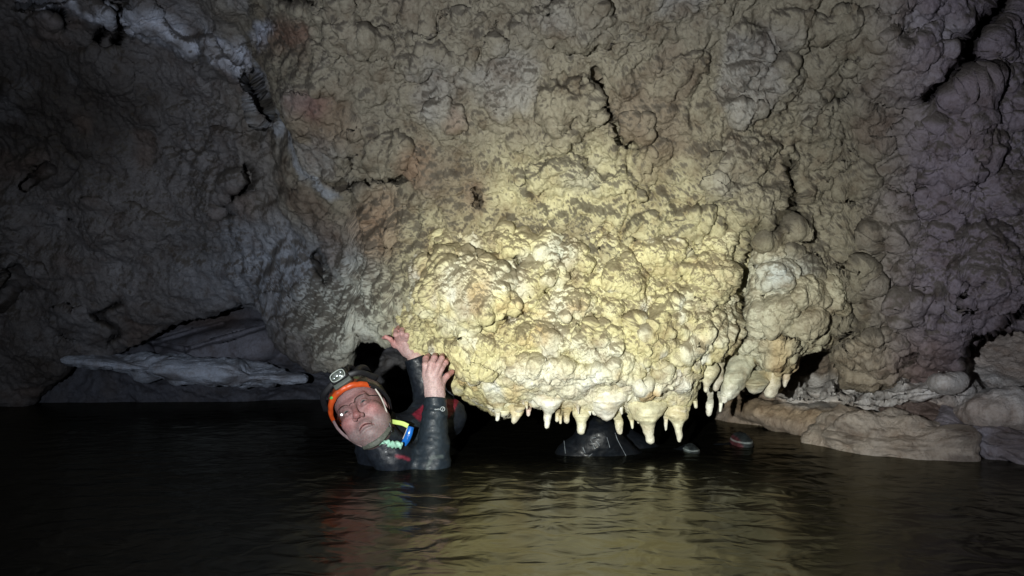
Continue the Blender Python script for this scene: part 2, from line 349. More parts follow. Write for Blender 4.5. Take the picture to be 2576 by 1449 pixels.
# back wall with niche and the low bank on the right
back_pts = []
for y, row in {
    500: [(-400, 4.6), (600, 4.6), (1500, 4.3), (2576, 3.6), (2980, 3.4)],
    780: [(-400, 4.5), (0, 4.5), (400, 4.35), (700, 4.2), (1000, 4.2), (1500, 4.2), (1900, 3.9), (2150, 3.6), (2576, 3.1), (2980, 2.9)],
    900: [(-400, 4.4), (0, 4.3), (400, 4.15), (700, 4.1), (950, 4.1), (1500, 4.2), (1900, 3.7), (2150, 3.35), (2300, 3.1), (2576, 2.9), (2980, 2.7)],
    960: [(-400, 4.3), (0, 4.25), (400, 4.2), (750, 4.3), (1000, 4.4), (1500, 4.3), (1800, 3.8), (1950, 3.5), (2150, 3.25), (2300, 3.0), (2576, 2.8), (2980, 2.6)],
    1020: [(-400, 4.2), (0, 4.2), (400, 4.3), (750, 4.4), (1000, 4.4), (1500, 4.2), (1750, 3.75), (1900, 3.35), (2100, 3.1), (2300, 2.85), (2576, 2.65), (2980, 2.5)],
    1070: [(-400, 4.2), (0, 4.2), (400, 4.3), (1000, 4.3), (1500, 4.1), (1750, 3.65), (1950, 3.30), (2100, 3.05), (2300, 2.75), (2576, 2.55), (2980, 2.4)],
    1300: [(-400, 4.2), (400, 4.3), (1000, 4.2), (1500, 4.0), (1950, 3.2), (2200, 2.95), (2576, 2.6), (2980, 2.4)]}.items():
    back_pts += [(x, y, d) for x, d in row]
back_d = rbf(back_pts)
CRACK_B = [([(385, 862), (520, 825), (560, 815)], 5, .05), ([(470, 878), (600, 840), (740, 800)], 4, .05), ([(380, 860), (470, 880)], 6, .03), ([(1880, 1000), (2000, 1012), (2130, 1010)], 4, .05),
           ([(2120, 985), (2230, 1005), (2350, 985)], 5, .03)]
def back_depth(x, y):
    d = back_d(x, y)
    d = d - boss(x, y, 560, 880, 170, 70, .12, -14, 4) - boss(x, y, 300, 890, 90, 50, .10, 0, 4) - boss(x, y, 1000, 925, 90, 40, .15, 15, 3) - boss(x, y, 930, 990, 120, 30, .12)
    d = d - boss(x, y, 2000, 1045, 160, 45, .14, 6, 5) - boss(x, y, 2300, 985, 190, 38, .22, -8, 3) - boss(x, y, 2500, 1020, 130, 50, .15, 0, 3) - boss(x, y, 2010, 975, 34, 32, .16) - boss(x, y, 2080, 975, 30, 30, .12)
    d = d - boss(x, y, 2180, 915, 56, 66, .30, 0, 3) - boss(x, y, 2105, 935, 34, 70, .22, 0, 3) - boss(x, y, 2260, 910, 60, 60, .30, 0, 3) - boss(x, y, 2380, 920, 70, 60, .2, 0, 3)
    return d + cracks(x, y, CRACK_B)
def back_disp(p, n, x, y):
    h = .035 * fbm(p * [1, 1, 1.6], 3.2, 4, 101) + .010 * fbm(p, 14, 4, 103, .6) + .004 * fbm(p, 50, 3, 104)
    lf = smooth01((x - 1850) / 200)
    h += lf * (.12 * domes(p, .07, 105, .4, .95, prob=.5) + .06 * domes(p, .028, 108, .4, .9, prob=.4))
    sm = polydist(x, y, [(383, 834), (464, 790), (605, 770), (662, 790), (706, 855), (760, 915), (500, 905), (250, 885), (240, 830)]) > 0
    return h * np.where(sm, .45, 1), n
def back_tint(p, n, x, y, h):
    c = np.tile([.12, .125, .145], (len(p), 1)); wob = 20 * fbm(p, 6, 3, 161); x2, y2 = x + wob, y + wob * .4
    c = mixc(c, (.24, .24, .27), smooth01(1.3 - np.hypot((x2 - 560) / 190, (y2 - 870) / 70)))  # lit face of the niche block put into its colour
    c = mixc(c, (.11, .08, .065), smooth01(1.1 - np.hypot((x2 - 520) / 160, (y2 - 800) / 45)) * .8)  # shaded brown top of the recess put into the colour
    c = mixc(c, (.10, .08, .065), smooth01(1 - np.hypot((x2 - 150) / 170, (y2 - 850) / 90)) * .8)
    c = mixc(c, (.24, .23, .22), smooth01(1.2 - np.hypot((x2 - 990) / 120, (y2 - 925) / 60)) * .8)
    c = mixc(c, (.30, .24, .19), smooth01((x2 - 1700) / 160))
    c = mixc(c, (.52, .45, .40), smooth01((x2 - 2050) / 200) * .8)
    c = mixc(c, (.60, .575, .55), smooth01(1.7 - polydist(x2, y2, [(1990, 975), (2100, 985), (2200, 1000), (2330, 960), (2480, 960), (2576, 1000)], False) / 36) * .85)
    c = mixc(c, (.38, .28, .18), smooth01(1.1 - polydist(x2, y2, [(1830, 1010), (2000, 1045), (2130, 1040)], False) / 32) * .8)
    c = mixc(c, (.40, .33, .22), smooth01(1.2 - np.hypot((x2 - 2170) / 110, (y2 - 915) / 60)) * .8)
    c = mixc(c, (.11, .09, .08), smooth01(.75 * fbm(p, 5, 3, 162) - .1) * .6)
    return c
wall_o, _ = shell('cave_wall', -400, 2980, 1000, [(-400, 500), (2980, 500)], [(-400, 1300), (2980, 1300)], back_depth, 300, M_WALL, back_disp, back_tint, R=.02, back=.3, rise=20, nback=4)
wall_o['kind'] = 'structure'

# ------------------------------------------------------------------ the cream flowstone pendant
def pend_d0(x, y):
    d = front_d(x, y) - .015 - .10 * smooth01((y - 600) / 380)
    d = d + .13 * smooth01((1090 - x) / 110) * (1 - .8 * smooth01((y - 800) / 60)) + .16 * smooth01((x - 1830) / 80) + .20 * smooth01((650 - y) / 200)
    return d
PB = [(1165, 730, 140, 105, .17, 10), (1255, 520, 45, 65, .10, -5), (1380, 575, 30, 50, .03, -8), (1278, 600, 70, 46, .07, 20), (1400, 690, 32, 36, .06, 0), (1500, 560, 60, 46, .05, 0), (1180, 520, 40, 36, .06, 0),
      (1330, 700, 36, 50, .04, 0), (1440, 760, 60, 40, .05, 0), (1560, 690, 70, 50, .06, 0), (1660, 640, 70, 60, .05, 0), (1790, 700, 60, 80, .06, 0), (1720, 790, 90, 60, .05, 0), (1330, 840, 100, 50, .06, 12),
      (1250, 880, 60, 45, .05, 0), (1160, 870, 80, 60, .04, 0), (1500, 870, 80, 50, .05, 0), (1650, 880, 80, 50, .06, 0), (1780, 850, 60, 60, .07, 0), (1380, 940, 120, 50, .07, 0), (1490, 940, 40, 34, .06, 0),
      (1250, 985, 60, 40, .05, 0), (1205, 930, 40, 34, .05, 0), (1560, 930, 60, 34, .05, 0), (1627, 975, 24, 24, .07, 0), (1680, 950, 46, 34, .06, 0), (1730, 960, 30, 40, .06, 0), (1320, 990, 50, 34, .05, 0),
      (1540, 590, 34, 50, .05, 0), (1600, 520, 46, 40, .05, 0), (1720, 560, 50, 44, .05, 0), (1820, 600, 46, 60, .05, 0), (1450, 640, 44, 44, .05, 0)]
for _ in range(70):
    bx, by = RNG.uniform(1030, 1850), RNG.uniform(480, 1010); s = RNG.uniform(14, 36)
    PB.append((bx, by, s * RNG.uniform(.8, 1.3), s, s * .0008, RNG.uniform(-40, 40)))
CRACK_P = [([(1288, 640), (1302, 690), (1300, 760), (1270, 800)], 7, .11), ([(1216, 800), (1218, 825)], 7, .12), ([(1880, 690), (1876, 780), (1868, 850)], 15, .5), ([(1200, 520), (1180, 560)], 6, .06), ([(1175, 965), (1175, 985)], 6, .07),
           ([(1270, 900), (1280, 915)], 6, .07), ([(1600, 545), (1570, 480)], 5, .03), ([(1498, 800), (1503, 830), (1490, 870)], 5, .04), ([(1112, 560), (1118, 600)], 7, .06), ([(1780, 905), (1760, 935)], 6, .05)]
def pend_depth(x, y):
    d = pend_d0(x, y); b = 0; x, y = warp2(x, y, 14, 18, 37)
    for cx, cy, rx, ry, h, rot in PB:
        q = boss(x, y, cx, cy, rx, ry, h, rot); b = np.maximum(b, q) + .2 * q
    return d - .62 * b + cracks(x, y, CRACK_P)
def pend_disp(p, n, x, y):
    wp = p + .013 * np.stack([fbm(p, 13, 2, 240), fbm(p, 13, 2, 241), fbm(p, 13, 2, 242)], -1); ws = wp * [1, 1, .8]
    low = smooth01((y - 940) / 60); k = smooth01((1300 - x) / 60) * smooth01((y - 600) / 80)     # the left boss is all small knobs
    h = .018 * fbm(p, 5, 3, 201) + .42 * domes(ws, .085, 202, .3, .85, prob=.5) * (1 - .5 * low) * (1 - .5 * k) + .52 * domes(ws, .045, 205, .3, .9, prob=.5) * (1 - .5 * low)
    h += (.55 * domes(ws, .026, 209, .35, .95, prob=.5 ) + .30 * k * domes(ws, .024, 219, .4, .95) + .50 * domes(ws, .014, 214, .35, .95, prob=.6)) * (1 - .55 * low) + .0045 * fbm(p, 60, 5, 203, .7)
    d = n + np.array([0, -.1, -.5]); d /= np.linalg.norm(d, axis=1, keepdims=True)
    return h, d
def pend_tint(p, n, x, y, h):
    c = np.tile([.62, .565, .31], (len(p), 1)); wob = 26 * fbm(p, 8, 3, 261); x2, y2 = x + wob, y + wob
    c = mixc(c, (.72, .71, .58), smooth01(fbm(p, 7, 3, 262) * 1.3 - .05) * .8)
    c = mixc(c, (.58, .42, .20), smooth01(fbm(p, 10, 3, 263) * 1.4 - .4) * .8)
    c = mixc(c, (.40, .33, .20), smooth01(fbm(p * [1, 1, .35], 15, 3, 265) * 1.5 - .4) * .6); c = mixc(c, (.74, .75, .70), smooth01(fbm(p * [1, 1, .5], 17, 3, 266) * 1.5 - .5) * .7)
    c = mixc(c, (.78, .76, .66), smooth01(1.2 - polydist(x2, y2, [(1300, 940), (1530, 1000), (1700, 960)], False) / 60) * .6)
    c = mixc(c, (.62, .42, .16), smooth01((1.2 - np.hypot((x2 - 1627) / 26, (y2 - 976) / 26)) * 3) * .7)
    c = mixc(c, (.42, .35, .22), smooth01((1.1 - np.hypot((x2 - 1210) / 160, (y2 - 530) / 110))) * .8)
    c = mixc(c, (.60, .64, .60), smooth01((1.2 - np.hypot((x2 - 1240) / 34, (y2 - 535) / 36)) * 2) * .85)
    c = mixc(c, (.62, .66, .56), smooth01((1.2 - np.hypot((x2 - 1395) / 30, (y2 - 610) / 50)) * 1.2) * .5)
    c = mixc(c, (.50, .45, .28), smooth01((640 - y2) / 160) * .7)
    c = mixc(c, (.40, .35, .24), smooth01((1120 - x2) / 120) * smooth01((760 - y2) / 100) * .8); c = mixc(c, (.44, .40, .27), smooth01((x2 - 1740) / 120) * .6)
    c = mixc(c, (.30, .14, .07), smooth01(1.3 - polydist(x2, y2, [(1880, 690), (1876, 850)], False) / 16) * .8)
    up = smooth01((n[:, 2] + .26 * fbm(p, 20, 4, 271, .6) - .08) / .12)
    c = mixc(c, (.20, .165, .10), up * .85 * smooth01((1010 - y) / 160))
    return c
pend = thing('flowstone_pendant', 'large knobbly cream calcite mass hanging over the water beside the caver, fringed with stalactites', 'flowstone', P(1450, 860, 2.5))
top_p = [(960, 640), (1100, 470), (1250, 430), (1500, 420), (1700, 440), (1850, 500), (1930, 600)]
bot_p = [(960, 700), (1000, 800), (1012, 830), (1052, 868), (1078, 892), (1128, 922), (1148, 966), (1168, 1000), (1220, 1024), (1262, 1046), (1292, 1050), (1320, 1022), (1345, 1015), (1378, 1030), (1410, 1022), (1440, 1020), (1466, 1034),
         (1490, 1025), (1528, 1048), (1552, 1030), (1580, 1035), (1625, 1052), (1665, 1035), (1700, 1050), (1730, 1030), (1745, 990), (1758, 940), (1790, 900), (1830, 868), (1872, 840), (1905, 740), (1930, 640)]
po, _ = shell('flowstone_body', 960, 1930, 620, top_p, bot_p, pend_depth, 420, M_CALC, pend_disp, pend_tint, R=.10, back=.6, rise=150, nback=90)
adopt(po, pend)

# second formation at the right of the pendant
def f2_d(x, y):
    q = 0
    for cx, cy, rx, ry, h, rot in F2B: q = np.maximum(q, boss(x, y, cx, cy, rx, ry, h, rot))
    return front_d(x, y) + .01 - .10 * np.clip(1 - ((x - 1995) / 120) ** 2 - ((y - 780) / 160) ** 2, -.8, 1) + .12 * smooth01((1900 - x) / 40) * smooth01((860 - y) / 40) - q
F2B = [(1960, 690, 50, 45, .05, 0), (2040, 740, 50, 45, .05, 0), (1960, 790, 55, 50, .05, 0), (2050, 810, 50, 36, .06, 0), (2080, 770, 30, 40, .04, 0), (1900, 790, 30, 60, .04, 0), (1955, 900, 40, 60, .07, 0), (1890, 900, 50, 50, .05, 0), (1940, 640, 40, 26, .04, 0)]
def f2_disp(p, n, x, y):
    h, d = pend_disp(p, n, x, y + 0); return h * .9, d
def f2_tint(p, n, x, y, h):
    c = np.tile([.42, .385, .27], (len(p), 1)); wob = 16 * fbm(p, 9, 3, 361); x2, y2 = x + wob, y + wob
    c = mixc(c, (.50, .53, .50), smooth01(1.2 - np.hypot((x2 - 1960) / 60, (y2 - 690) / 60)) * .85)
    c = mixc(c, (.58, .57, .44), smooth01((1960 - x2) / 60) * .6)
    c = mixc(c, (.52, .40, .22), smooth01(1.3 - polydist(x2, y2, [(1955, 850), (1962, 900), (1945, 960)], False) / 22) * .75)
    c = mixc(c, (.30, .25, .17), smooth01((1.0 - np.hypot((x2 - 2060) / 70, (y2 - 790) / 70)) * 1.3) * .6)
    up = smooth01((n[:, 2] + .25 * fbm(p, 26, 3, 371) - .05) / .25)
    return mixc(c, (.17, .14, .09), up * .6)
f2 = thing('flowstone_curtain', 'grey and tan flowstone bulge right of the cream mass, carrying an orange-streaked column', 'flowstone', P(1990, 780, 2.5))
top_2 = [(1850, 700), (1900, 640), (1960, 600), (2030, 640), (2090, 700), (2130, 780)]
bot_2 = [(1850, 930), (1868, 925), (1900, 930), (1925, 930), (1936, 985), (1958, 985), (1975, 920), (2000, 885), (2030, 868), (2090, 848), (2115, 815), (2130, 790)]
fo, _ = shell('flowstone_body', 1850, 2130, 240, top_2, bot_2, f2_d, 260, M_CALC, f2_disp, f2_tint, R=.10, back=.45, rise=110, nback=50)
adopt(fo, f2)

# dripstones: a lobed cone that narrows to a thin straw
def drip(parent, pts, depth, seed, tintc, name='stalactite', mat=None, knob=.25, dz=.09):
    """pts: list of (x, y, radius) down to the tip, in photo units"""
    pts = np.array(pts, float); t = np.r_[0, np.cumsum(np.hypot(np.diff(pts[:, 0]), np.diff(pts[:, 1])))]; nv = max(24, int(t[-1] / 1.2)); nu = 40 if pts[:, 2].max() > 20 else 22
    s = np.linspace(0, t[-1], nv); cx = np.interp(s, t, pts[:, 0]); cy = np.interp(s, t, pts[:, 1]); r = np.interp(s, t, pts[:, 2])
    k = np.array([1, 2, 3, 2, 1.]) / 9; 
    for _ in range(2): r[2:-2] = np.convolve(r, k, 'valid')
    r = r * (np.sqrt(np.clip((t[-1] - s) / (pts[-1, 2] * .9 + 1e-6), 0, 1))); r[-1] = .02
    dd = depth + dz * np.clip(1 - s / t[-1] * 1.8, 0, 1); C = P(cx, cy, dd); rm = r / F * depth; th = np.linspace(0, 2 * math.pi, nu, endpoint=False)
    V = C[:, None] + rm[:, None, None] * (np.cos(th)[None, :, None] * RT + np.sin(th)[None, :, None] * np.array([0, 1, 0]))
    flat = V.reshape(-1, 3); nd = (V - C[:, None]).reshape(-1, 3); ln = np.linalg.norm(nd, axis=1); nd /= ln[:, None] + 1e-9
    a = np.minimum(1, ln / .03)
    h = a * (.014 * fbm(flat, 14, 3, seed) + knob * (.5 * domes(flat, .030, seed + 3, .4, .95) + .5 * domes(flat, .014, seed + 7, .4, .95))) + np.minimum(ln, .01) * .16 * fbm(flat, 60, 3, seed + 9)
    V2 = flat + nd * h[:, None]
    me = mesh_np(name, V2, grid_quads(nv, nu, True))
    c = np.tile(tintc, (len(flat), 1)).astype(float); c = mixc(c, (.60, .47, .24), smooth01(fbm(flat, 15, 3, seed + 20) * 1.5 - .4) * .4)
    c = mixc(c, (.80, .79, .72), smooth01((np.repeat(s, nu) / t[-1] - .6) * 3) * .5)
    attr(me, 'tint', c); o = link(name, me, mat or M_DRIP); adopt(o, parent); return o
CR = (.68, .64, .44); WH = (.76, .74, .63); ORC = (.62, .54, .34)
D1 = [([(1378, 940, 16), (1382, 970, 36), (1384, 1005, 36), (1380, 1028, 22), (1377, 1042, 9), (1376, 1060, 8), (1375, 1079, 4)], 2.21, WH),
      ([(1464, 985, 14), (1464, 1015, 21), (1464, 1040, 20), (1463, 1060, 11), (1462, 1075, 8), (1462, 1094, 6)], 2.20, CR),
      ([(1525, 940, 22), (1525, 975, 50), (1526, 1005, 46), (1528, 1035, 24), (1526, 1060, 5)], 2.18, WH),
      ([(1548, 1010, 16), (1551, 1038, 16), (1555, 1058, 12), (1558, 1078, 9), (1560, 1094, 4)], 2.20, CR),
      ([(1583, 1030, 9), (1587, 1050, 7), (1590, 1066, 4), (1591, 1079, 2)], 2.19, CR),
      ([(1624, 950, 22), (1627, 985, 42), (1628, 1020, 46), (1630, 1048, 30), (1632, 1066, 14), (1634, 1090, 10), (1637, 1118, 6)], 2.16, CR),
      ([(1648, 1050, 5), (1646, 1068, 3), (1642, 1080, 2)], 2.17, WH),
      ([(1676, 1020, 12), (1675, 1050, 8), (1675, 1070, 6), (1675, 1084, 4)], 2.19, WH),
      ([(1700, 960, 20), (1702, 1005, 32), (1703, 1040, 32), (1705, 1062, 16), (1706, 1078, 9), (1709, 1100, 7), (1709, 1113, 3)], 2.17, CR),
      ([(1402, 1010, 10), (1403, 1040, 7), (1401, 1062, 4)], 2.22, ORC), ([(1412, 1020, 8), (1411, 1046, 5), (1410, 1067, 3)], 2.23, ORC),
      ([(1426, 1005, 14), (1427, 1035, 11), (1426, 1052, 9), (1426, 1066, 6)], 2.22, ORC),
      ([(1290, 990, 16), (1297, 1020, 20), (1299, 1045, 17), (1293, 1060, 10), (1292, 1067, 5)], 2.25, ORC),
      ([(1268, 1010, 16), (1268, 1034, 15), (1266, 1050, 9)], 2.26, CR),
      ([(1330, 1010, 12), (1330, 1030, 7), (1329, 1048, 3)], 2.27, (.66, .5, .44)), ([(1498, 1000, 12), (1498, 1025, 9), (1497, 1046, 4)], 2.22, WH),
      ([(1744, 985, 10), (1748, 1005, 6), (1751, 1028, 3)], 2.24, CR), ([(1780, 880, 22), (1782, 920, 22), (1781, 950, 15), (1777, 975, 7), (1776, 988, 5)], 2.27, CR),
      ([(1785, 975, 9), (1787, 1000, 9), (1785, 1025, 7), (1783, 1048, 4)], 2.33, WH), ([(1816, 985, 10), (1814, 1010, 5), (1811, 1037, 3)], 2.40, WH), ([(1826, 975, 12), (1824, 1000, 9), (1822, 1015, 5)], 2.42, WH),
      ([(1240, 1000, 14), (1236, 1018, 12), (1236, 1032, 7)], 2.27, CR), ([(1610, 1030, 9), (1607, 1050, 6), (1606, 1066, 3)], 2.17, CR), ([(1486, 1020, 7), (1484, 1036, 4), (1484, 1046, 2)], 2.22, WH),
      ([(1722, 1010, 12), (1720, 1035, 7), (1719, 1050, 3)], 2.2, CR)]
for k, (pts, dep, tc) in enumerate(D1): drip(pend, pts, float(pend_d0(pts[1][0], min(pts[1][1], 1000.))) + .035, 500 + 31 * k, tc)
D2 = [([(1860, 880, 30), (1862, 920, 36), (1850, 960, 31), (1838, 990, 19), (1832, 1008, 8)], 2.62, (.56, .55, .42)),
      ([(1960, 850, 30), (1958, 890, 26), (1950, 935, 22), (1944, 975, 17), (1940, 996, 12), (1938, 1003, 5)], 2.60, (.50, .43, .27)),
      ([(1900, 930, 34), (1900, 960, 26), (1898, 985, 12), (1896, 992, 6)], 2.72, (.5, .47, .33)), ([(1985, 900, 22), (1984, 930, 18), (1976, 960, 10), (1974, 975, 4)], 2.75, (.45, .36, .24)),
      ([(1765, 850, 20), (1800, 880, 22), (1800, 925, 18), (1802, 960, 14), (1800, 985, 6)], 2.5, (.5, .45, .33))]
for k in range(24):          # small nubs and straws filling the ragged fringe
    x = RNG.uniform(1215, 1745); yb = float(np.interp(x, *zip(*bot_p))); r = RNG.uniform(4, 13); ln = RNG.uniform(8, 34) * (1.3 - r / 16); le = RNG.uniform(-5, 5)
    drip(pend, [(x, yb - 30, r * 1.3), (x + le * .3, yb - 8, r), (x + le, yb - 6 + ln, max(2.0, r * .35))], float(pend_d0(x, 1000.)) + RNG.uniform(.0, .09), 1500 + 13 * k, [CR, WH, ORC][k % 3])
for k, (pts, dep, tc) in enumerate(D2): drip(f2, pts, float(front_d(pts[1][0], 900.)) + .01, 900 + 31 * k, tc)
o = drip(pend, [(1620, 952, 8), (1626, 962, 18), (1628, 976, 20), (1627, 990, 17), (1627, 996, 8)], float(pend_d0(1627., 975.)) - .02, 77, (.60, .47, .24), 'calcite_knob', M_CALC, .8)
o['label'] = 'small orange-brown knob on the fringe'

# pale ledge and boulders
def lump(name, x, y, d, rx, ry, rz, seed, mat, col, label, cat, rot=0, strata=0, pale=None):
    nu, nv = 220, 130; th = np.linspace(0, 2 * math.pi, nu, endpoint=False); ph = np.linspace(.01, math.pi - .01, nv)
    S = np.stack([np.sin(ph)[:, None] * np.cos(th), np.sin(ph)[:, None] * np.sin(th), np.repeat(np.cos(ph)[:, None], nu, 1)], -1).reshape(-1, 3)
    S = np.sign(S) * np.abs(S) ** .85; c0 = P(x, y, d); a = math.radians(rot)
    q = S * [rx, ry, rz]; q = np.stack([q[:, 0] * math.cos(a) - q[:, 2] * math.sin(a), q[:, 1], q[:, 0] * math.sin(a) + q[:, 2] * math.cos(a)], -1); p = q + c0
    h = .05 * fbm(p, 5, 3, seed) + .012 * fbm(p * [1, 1, 2], 18, 4, seed + 2) + .02 * np.abs(fbm(p * [.6, 1, 3.5], 7, 3, seed + 5)) * (1 + strata) + .004 * fbm(p, 70, 2, seed + 9)
    n = S / np.linalg.norm(S, axis=1, keepdims=True); p = p + n * h[:, None] * min(1, rz * 22)
    me = mesh_np(name, p - c0, grid_quads(nv, nu, True)); c = np.tile(col, (len(p), 1)).astype(float)
    c = mixc(c, (.08, .06, .05), smooth01(fbm(p * [.7, 1, 3], 8, 3, seed + 30) * 1.5 - .2) * .6)
    if pale is not None: c = mixc(c, pale, smooth01(fbm(p, 7, 3, seed + 31) * 1.5) * .6)
    attr(me, 'tint', c); o = link(name, me, mat); o.location = c0; o['label'] = label; o['category'] = cat; return o
lump('rock_ledge', 460, 926, 3.93, .60, .18, .038, 700, M_WALL, (.52, .57, .64), 'long thin pale blue-white rock ledge under the dark niche on the left', 'ledge', -5)
lump('boulder', 2262, 1112, 2.82, .27, .26, .082, 730, M_WETR, (.44, .37, .30), 'wet brown striped boulder sitting in the shallow water below the pale bank', 'boulder', -4, 1.5, (.38, .33, .28))
lump('boulder', 2510, 1108, 2.70, .22, .28, .055, 741, M_WETR, (.22, .19, .20), 'dark wet rock at the right edge of the picture beside the striped boulder', 'boulder', -14, 1.2, (.36, .34, .38))
lump('boulder', 2345, 1046, 2.90, .13, .22, .042, 752, M_WETR, (.18, .13, .11), 'low dark brown rock between the pale bank and the striped boulder', 'boulder', -6, 1.0)

# ------------------------------------------------------------------ stream bed and water
gx, gy = np.meshgrid(np.linspace(-5, 5, 400), np.linspace(-.6, 6.5, 300)); fl = np.stack([gx.ravel(), gy.ravel(), np.full(gx.size, -.42)], -1)
hh = .10 * fbm(fl, 1.3, 3, 801) + .55 * domes(fl * [1, 1, 1], .16, 803, .4, .95, prob=.7) + .3 * domes(fl, .07, 808, .4, .9)
me = mesh_np('stream_bed', fl + np.stack([0 * hh, 0 * hh, hh], -1), grid_quads(300, 400))
c = mixc(np.tile([.20, .16, .10], (len(fl), 1)), (.34, .29, .2), smooth01(fbm(fl, 6, 3, 820))); c = mixc(c, (.09, .08, .06), smooth01(fbm(fl, 3, 3, 821)))
attr(me, 'tint', c); o = link('stream_bed', me, M_WALL); o['kind'] = 'structure'
wm = bpy.data.materials.new('cave_water'); wm.use_nodes = True; nt = wm.node_tree; nt.nodes.clear(); L = nt.links.new
out = N(nt, 'ShaderNodeOutputMaterial'); fr = N(nt, 'ShaderNodeFresnel', IOR=1.33)
tr = N(nt, 'ShaderNodeBsdfTransparent'); tr.inputs[0].default_value = (.27, .28, .21, 1); gl = N(nt, 'ShaderNodeBsdfGlossy', Roughness=.21)
gl.inputs[0].default_value = (.21, .205, .17, 1)
mxs = N(nt, 'ShaderNodeMixShader'); L(fr.outputs[0], mxs.inputs[0]); L(tr.outputs[0], mxs.inputs[1]); L(gl.outputs[0], mxs.inputs[2]); L(mxs.outputs[0], out.inputs[0])
tc = N(nt, 'ShaderNodeTexCoord').outputs['Object']; mp = N(nt, 'ShaderNodeMapping'); mp.inputs['Scale'].default_value = (1.0, 1.15, 1); L(tc, mp.inputs[0])
nz = N(nt, 'ShaderNodeTexNoise', Scale=11.0, Detail=2.5, Roughness=.5, Distortion=.5); L(mp.outputs[0], nz.inputs['Vector'])
bp = N(nt, 'ShaderNodeBump', Strength=.6, Distance=.016); L(nz.outputs[0], bp.inputs['Height']); L(bp.outputs[0], gl.inputs['Normal']); L(bp.outputs[0], fr.inputs['Normal'])
gx, gy = np.meshgrid(np.linspace(-5, 5, 420), np.linspace(-.6, 6.4, 420)); fl = np.stack([gx.ravel(), gy.ravel(), 0 * gx.ravel()], -1)
fl[:, 2] = .0022 * fbm(fl * [1, 2, 1], 4.5, 3, 850)
o = link('water', mesh_np('water', fl, grid_quads(420, 420)), wm); o['kind'] = 'structure'

# ------------------------------------------------------------------ the caver
def to_photo(p):
    q = p - CAM; d = q @ FW; return CX + F * (q @ RT) / d, CY - F * (q @ UP) / d, d
def tint_mat(name, rough=.5, spec=.5, bump=.3, scale=200, dist=.001, sss=0, coat=0, mott=.12):
    m, nt, b = newmat(name); L = nt.links.new
    at = N(nt, 'ShaderNodeAttribute'); at.attribute_name = 'tint'; tc = N(nt, 'ShaderNodeTexCoord').outputs['Object']
    n = N(nt, 'ShaderNodeTexNoise', Scale=float(scale), Detail=5.0, Roughness=.6); L(tc, n.inputs['Vector'])
    v = ramp(nt, n.outputs[0], [(.3, (1 - mott,) * 3), (.7, (1 + mott,) * 3)])
    mx = N(nt, 'ShaderNodeMix', data_type='RGBA', blend_type='MULTIPLY'); mx.inputs[0].default_value = 1
    L(at.outputs['Color'], mx.inputs[6]); L(v, mx.inputs[7]); L(mx.outputs[2], b.inputs['Base Color'])
    b.inputs['Roughness'].default_value = rough; b.inputs['Specular IOR Level'].default_value = spec; b.inputs['Coat Weight'].default_value = coat
    b.inputs['Coat Roughness'].default_value = .15
    bp = N(nt, 'ShaderNodeBump', Strength=bump, Distance=dist); L(n.outputs[0], bp.inputs['Height']); L(bp.outputs[0], b.inputs['Normal'])
    if sss: b.inputs['Subsurface Weight'].default_value = sss; b.inputs['Subsurface Radius'].default_value = (.012, .004, .002); b.inputs['Subsurface Scale'].default_value = .5
    return m
M_SKIN = tint_mat('wet_skin', .5, .4, .6, 200, .0013, .08, .0, .22)
M_SUIT = tint_mat('neoprene', .5, .32, .8, 90, .002, 0, .04, .35)
M_EYE = tint_mat('eyeball', .15, .6, 0, 50, .001, 0, .5, .02)
M_HELM = tint_mat('helmet_plastic', .35, .5, .3, 90, .001, 0, .3, .3)
M_ORANGE = simple('orange_rim', (.62, .085, .015), .4, .5, mott=.25, bscale=40)
M_BLACK = simple('black_webbing', (.012, .012, .014), .5, .5, mott=.3)
M_OLIVE = simple('olive_chin_strap', (.10, .11, .09), .6, .4, mott=.3, bscale=120, bump=.4)
M_PALE = simple('pale_cord', (.50, .47, .42), .6, .4, mott=.3)
M_YEL = simple('yellow_green_band', (.62, .80, .22), .5, .4, mott=.06)
M_BLUE = simple('blue_plastic', (.01, .13, .50), .25, .6, mott=.2)
M_ROPE = simple('green_white_rope', (.35, .62, .48), .6, .4, mott=.5, bscale=90)
M_GREY = simple('grey_lamp_body', (.09, .10, .085), .5, .4, mott=.2)
M_BEZ = simple('pale_bezel', (.45, .50, .45), .35, .5, mott=.1)
M_REFL = simple('lamp_reflector', (.55, .6, .58), .2, .5, metal=.6, mott=.4, bscale=150)
M_SEAM_GLINT = simple('dull_seam_glint', (.16, .18, .2), .5, .5, mott=.5)
M_LOGO = simple('pale_print', (.55, .6, .62), .6, .4, mott=.15)
gm = bpy.data.materials.new('spectacle_glass'); gm.use_nodes = True; nt = gm.node_tree; nt.nodes.clear(); L = nt.links.new
out = N(nt, 'ShaderNodeOutputMaterial'); a_ = N(nt, 'ShaderNodeBsdfTransparent'); a_.inputs[0].default_value = (.93, .95, .95, 1)
b_ = N(nt, 'ShaderNodeBsdfGlossy', Roughness=.06); mm = N(nt, 'ShaderNodeMixShader'); mm.inputs[0].default_value = .07
L(a_.outputs[0], mm.inputs[1]); L(b_.outputs[0], mm.inputs[2]); L(mm.outputs[0], out.inputs[0])

person = thing('person', 'caver in orange-rimmed helmet, glasses and dark wetsuit, half under water, both hands gripping the rock', 'person', P(930, 1150, 2.45))
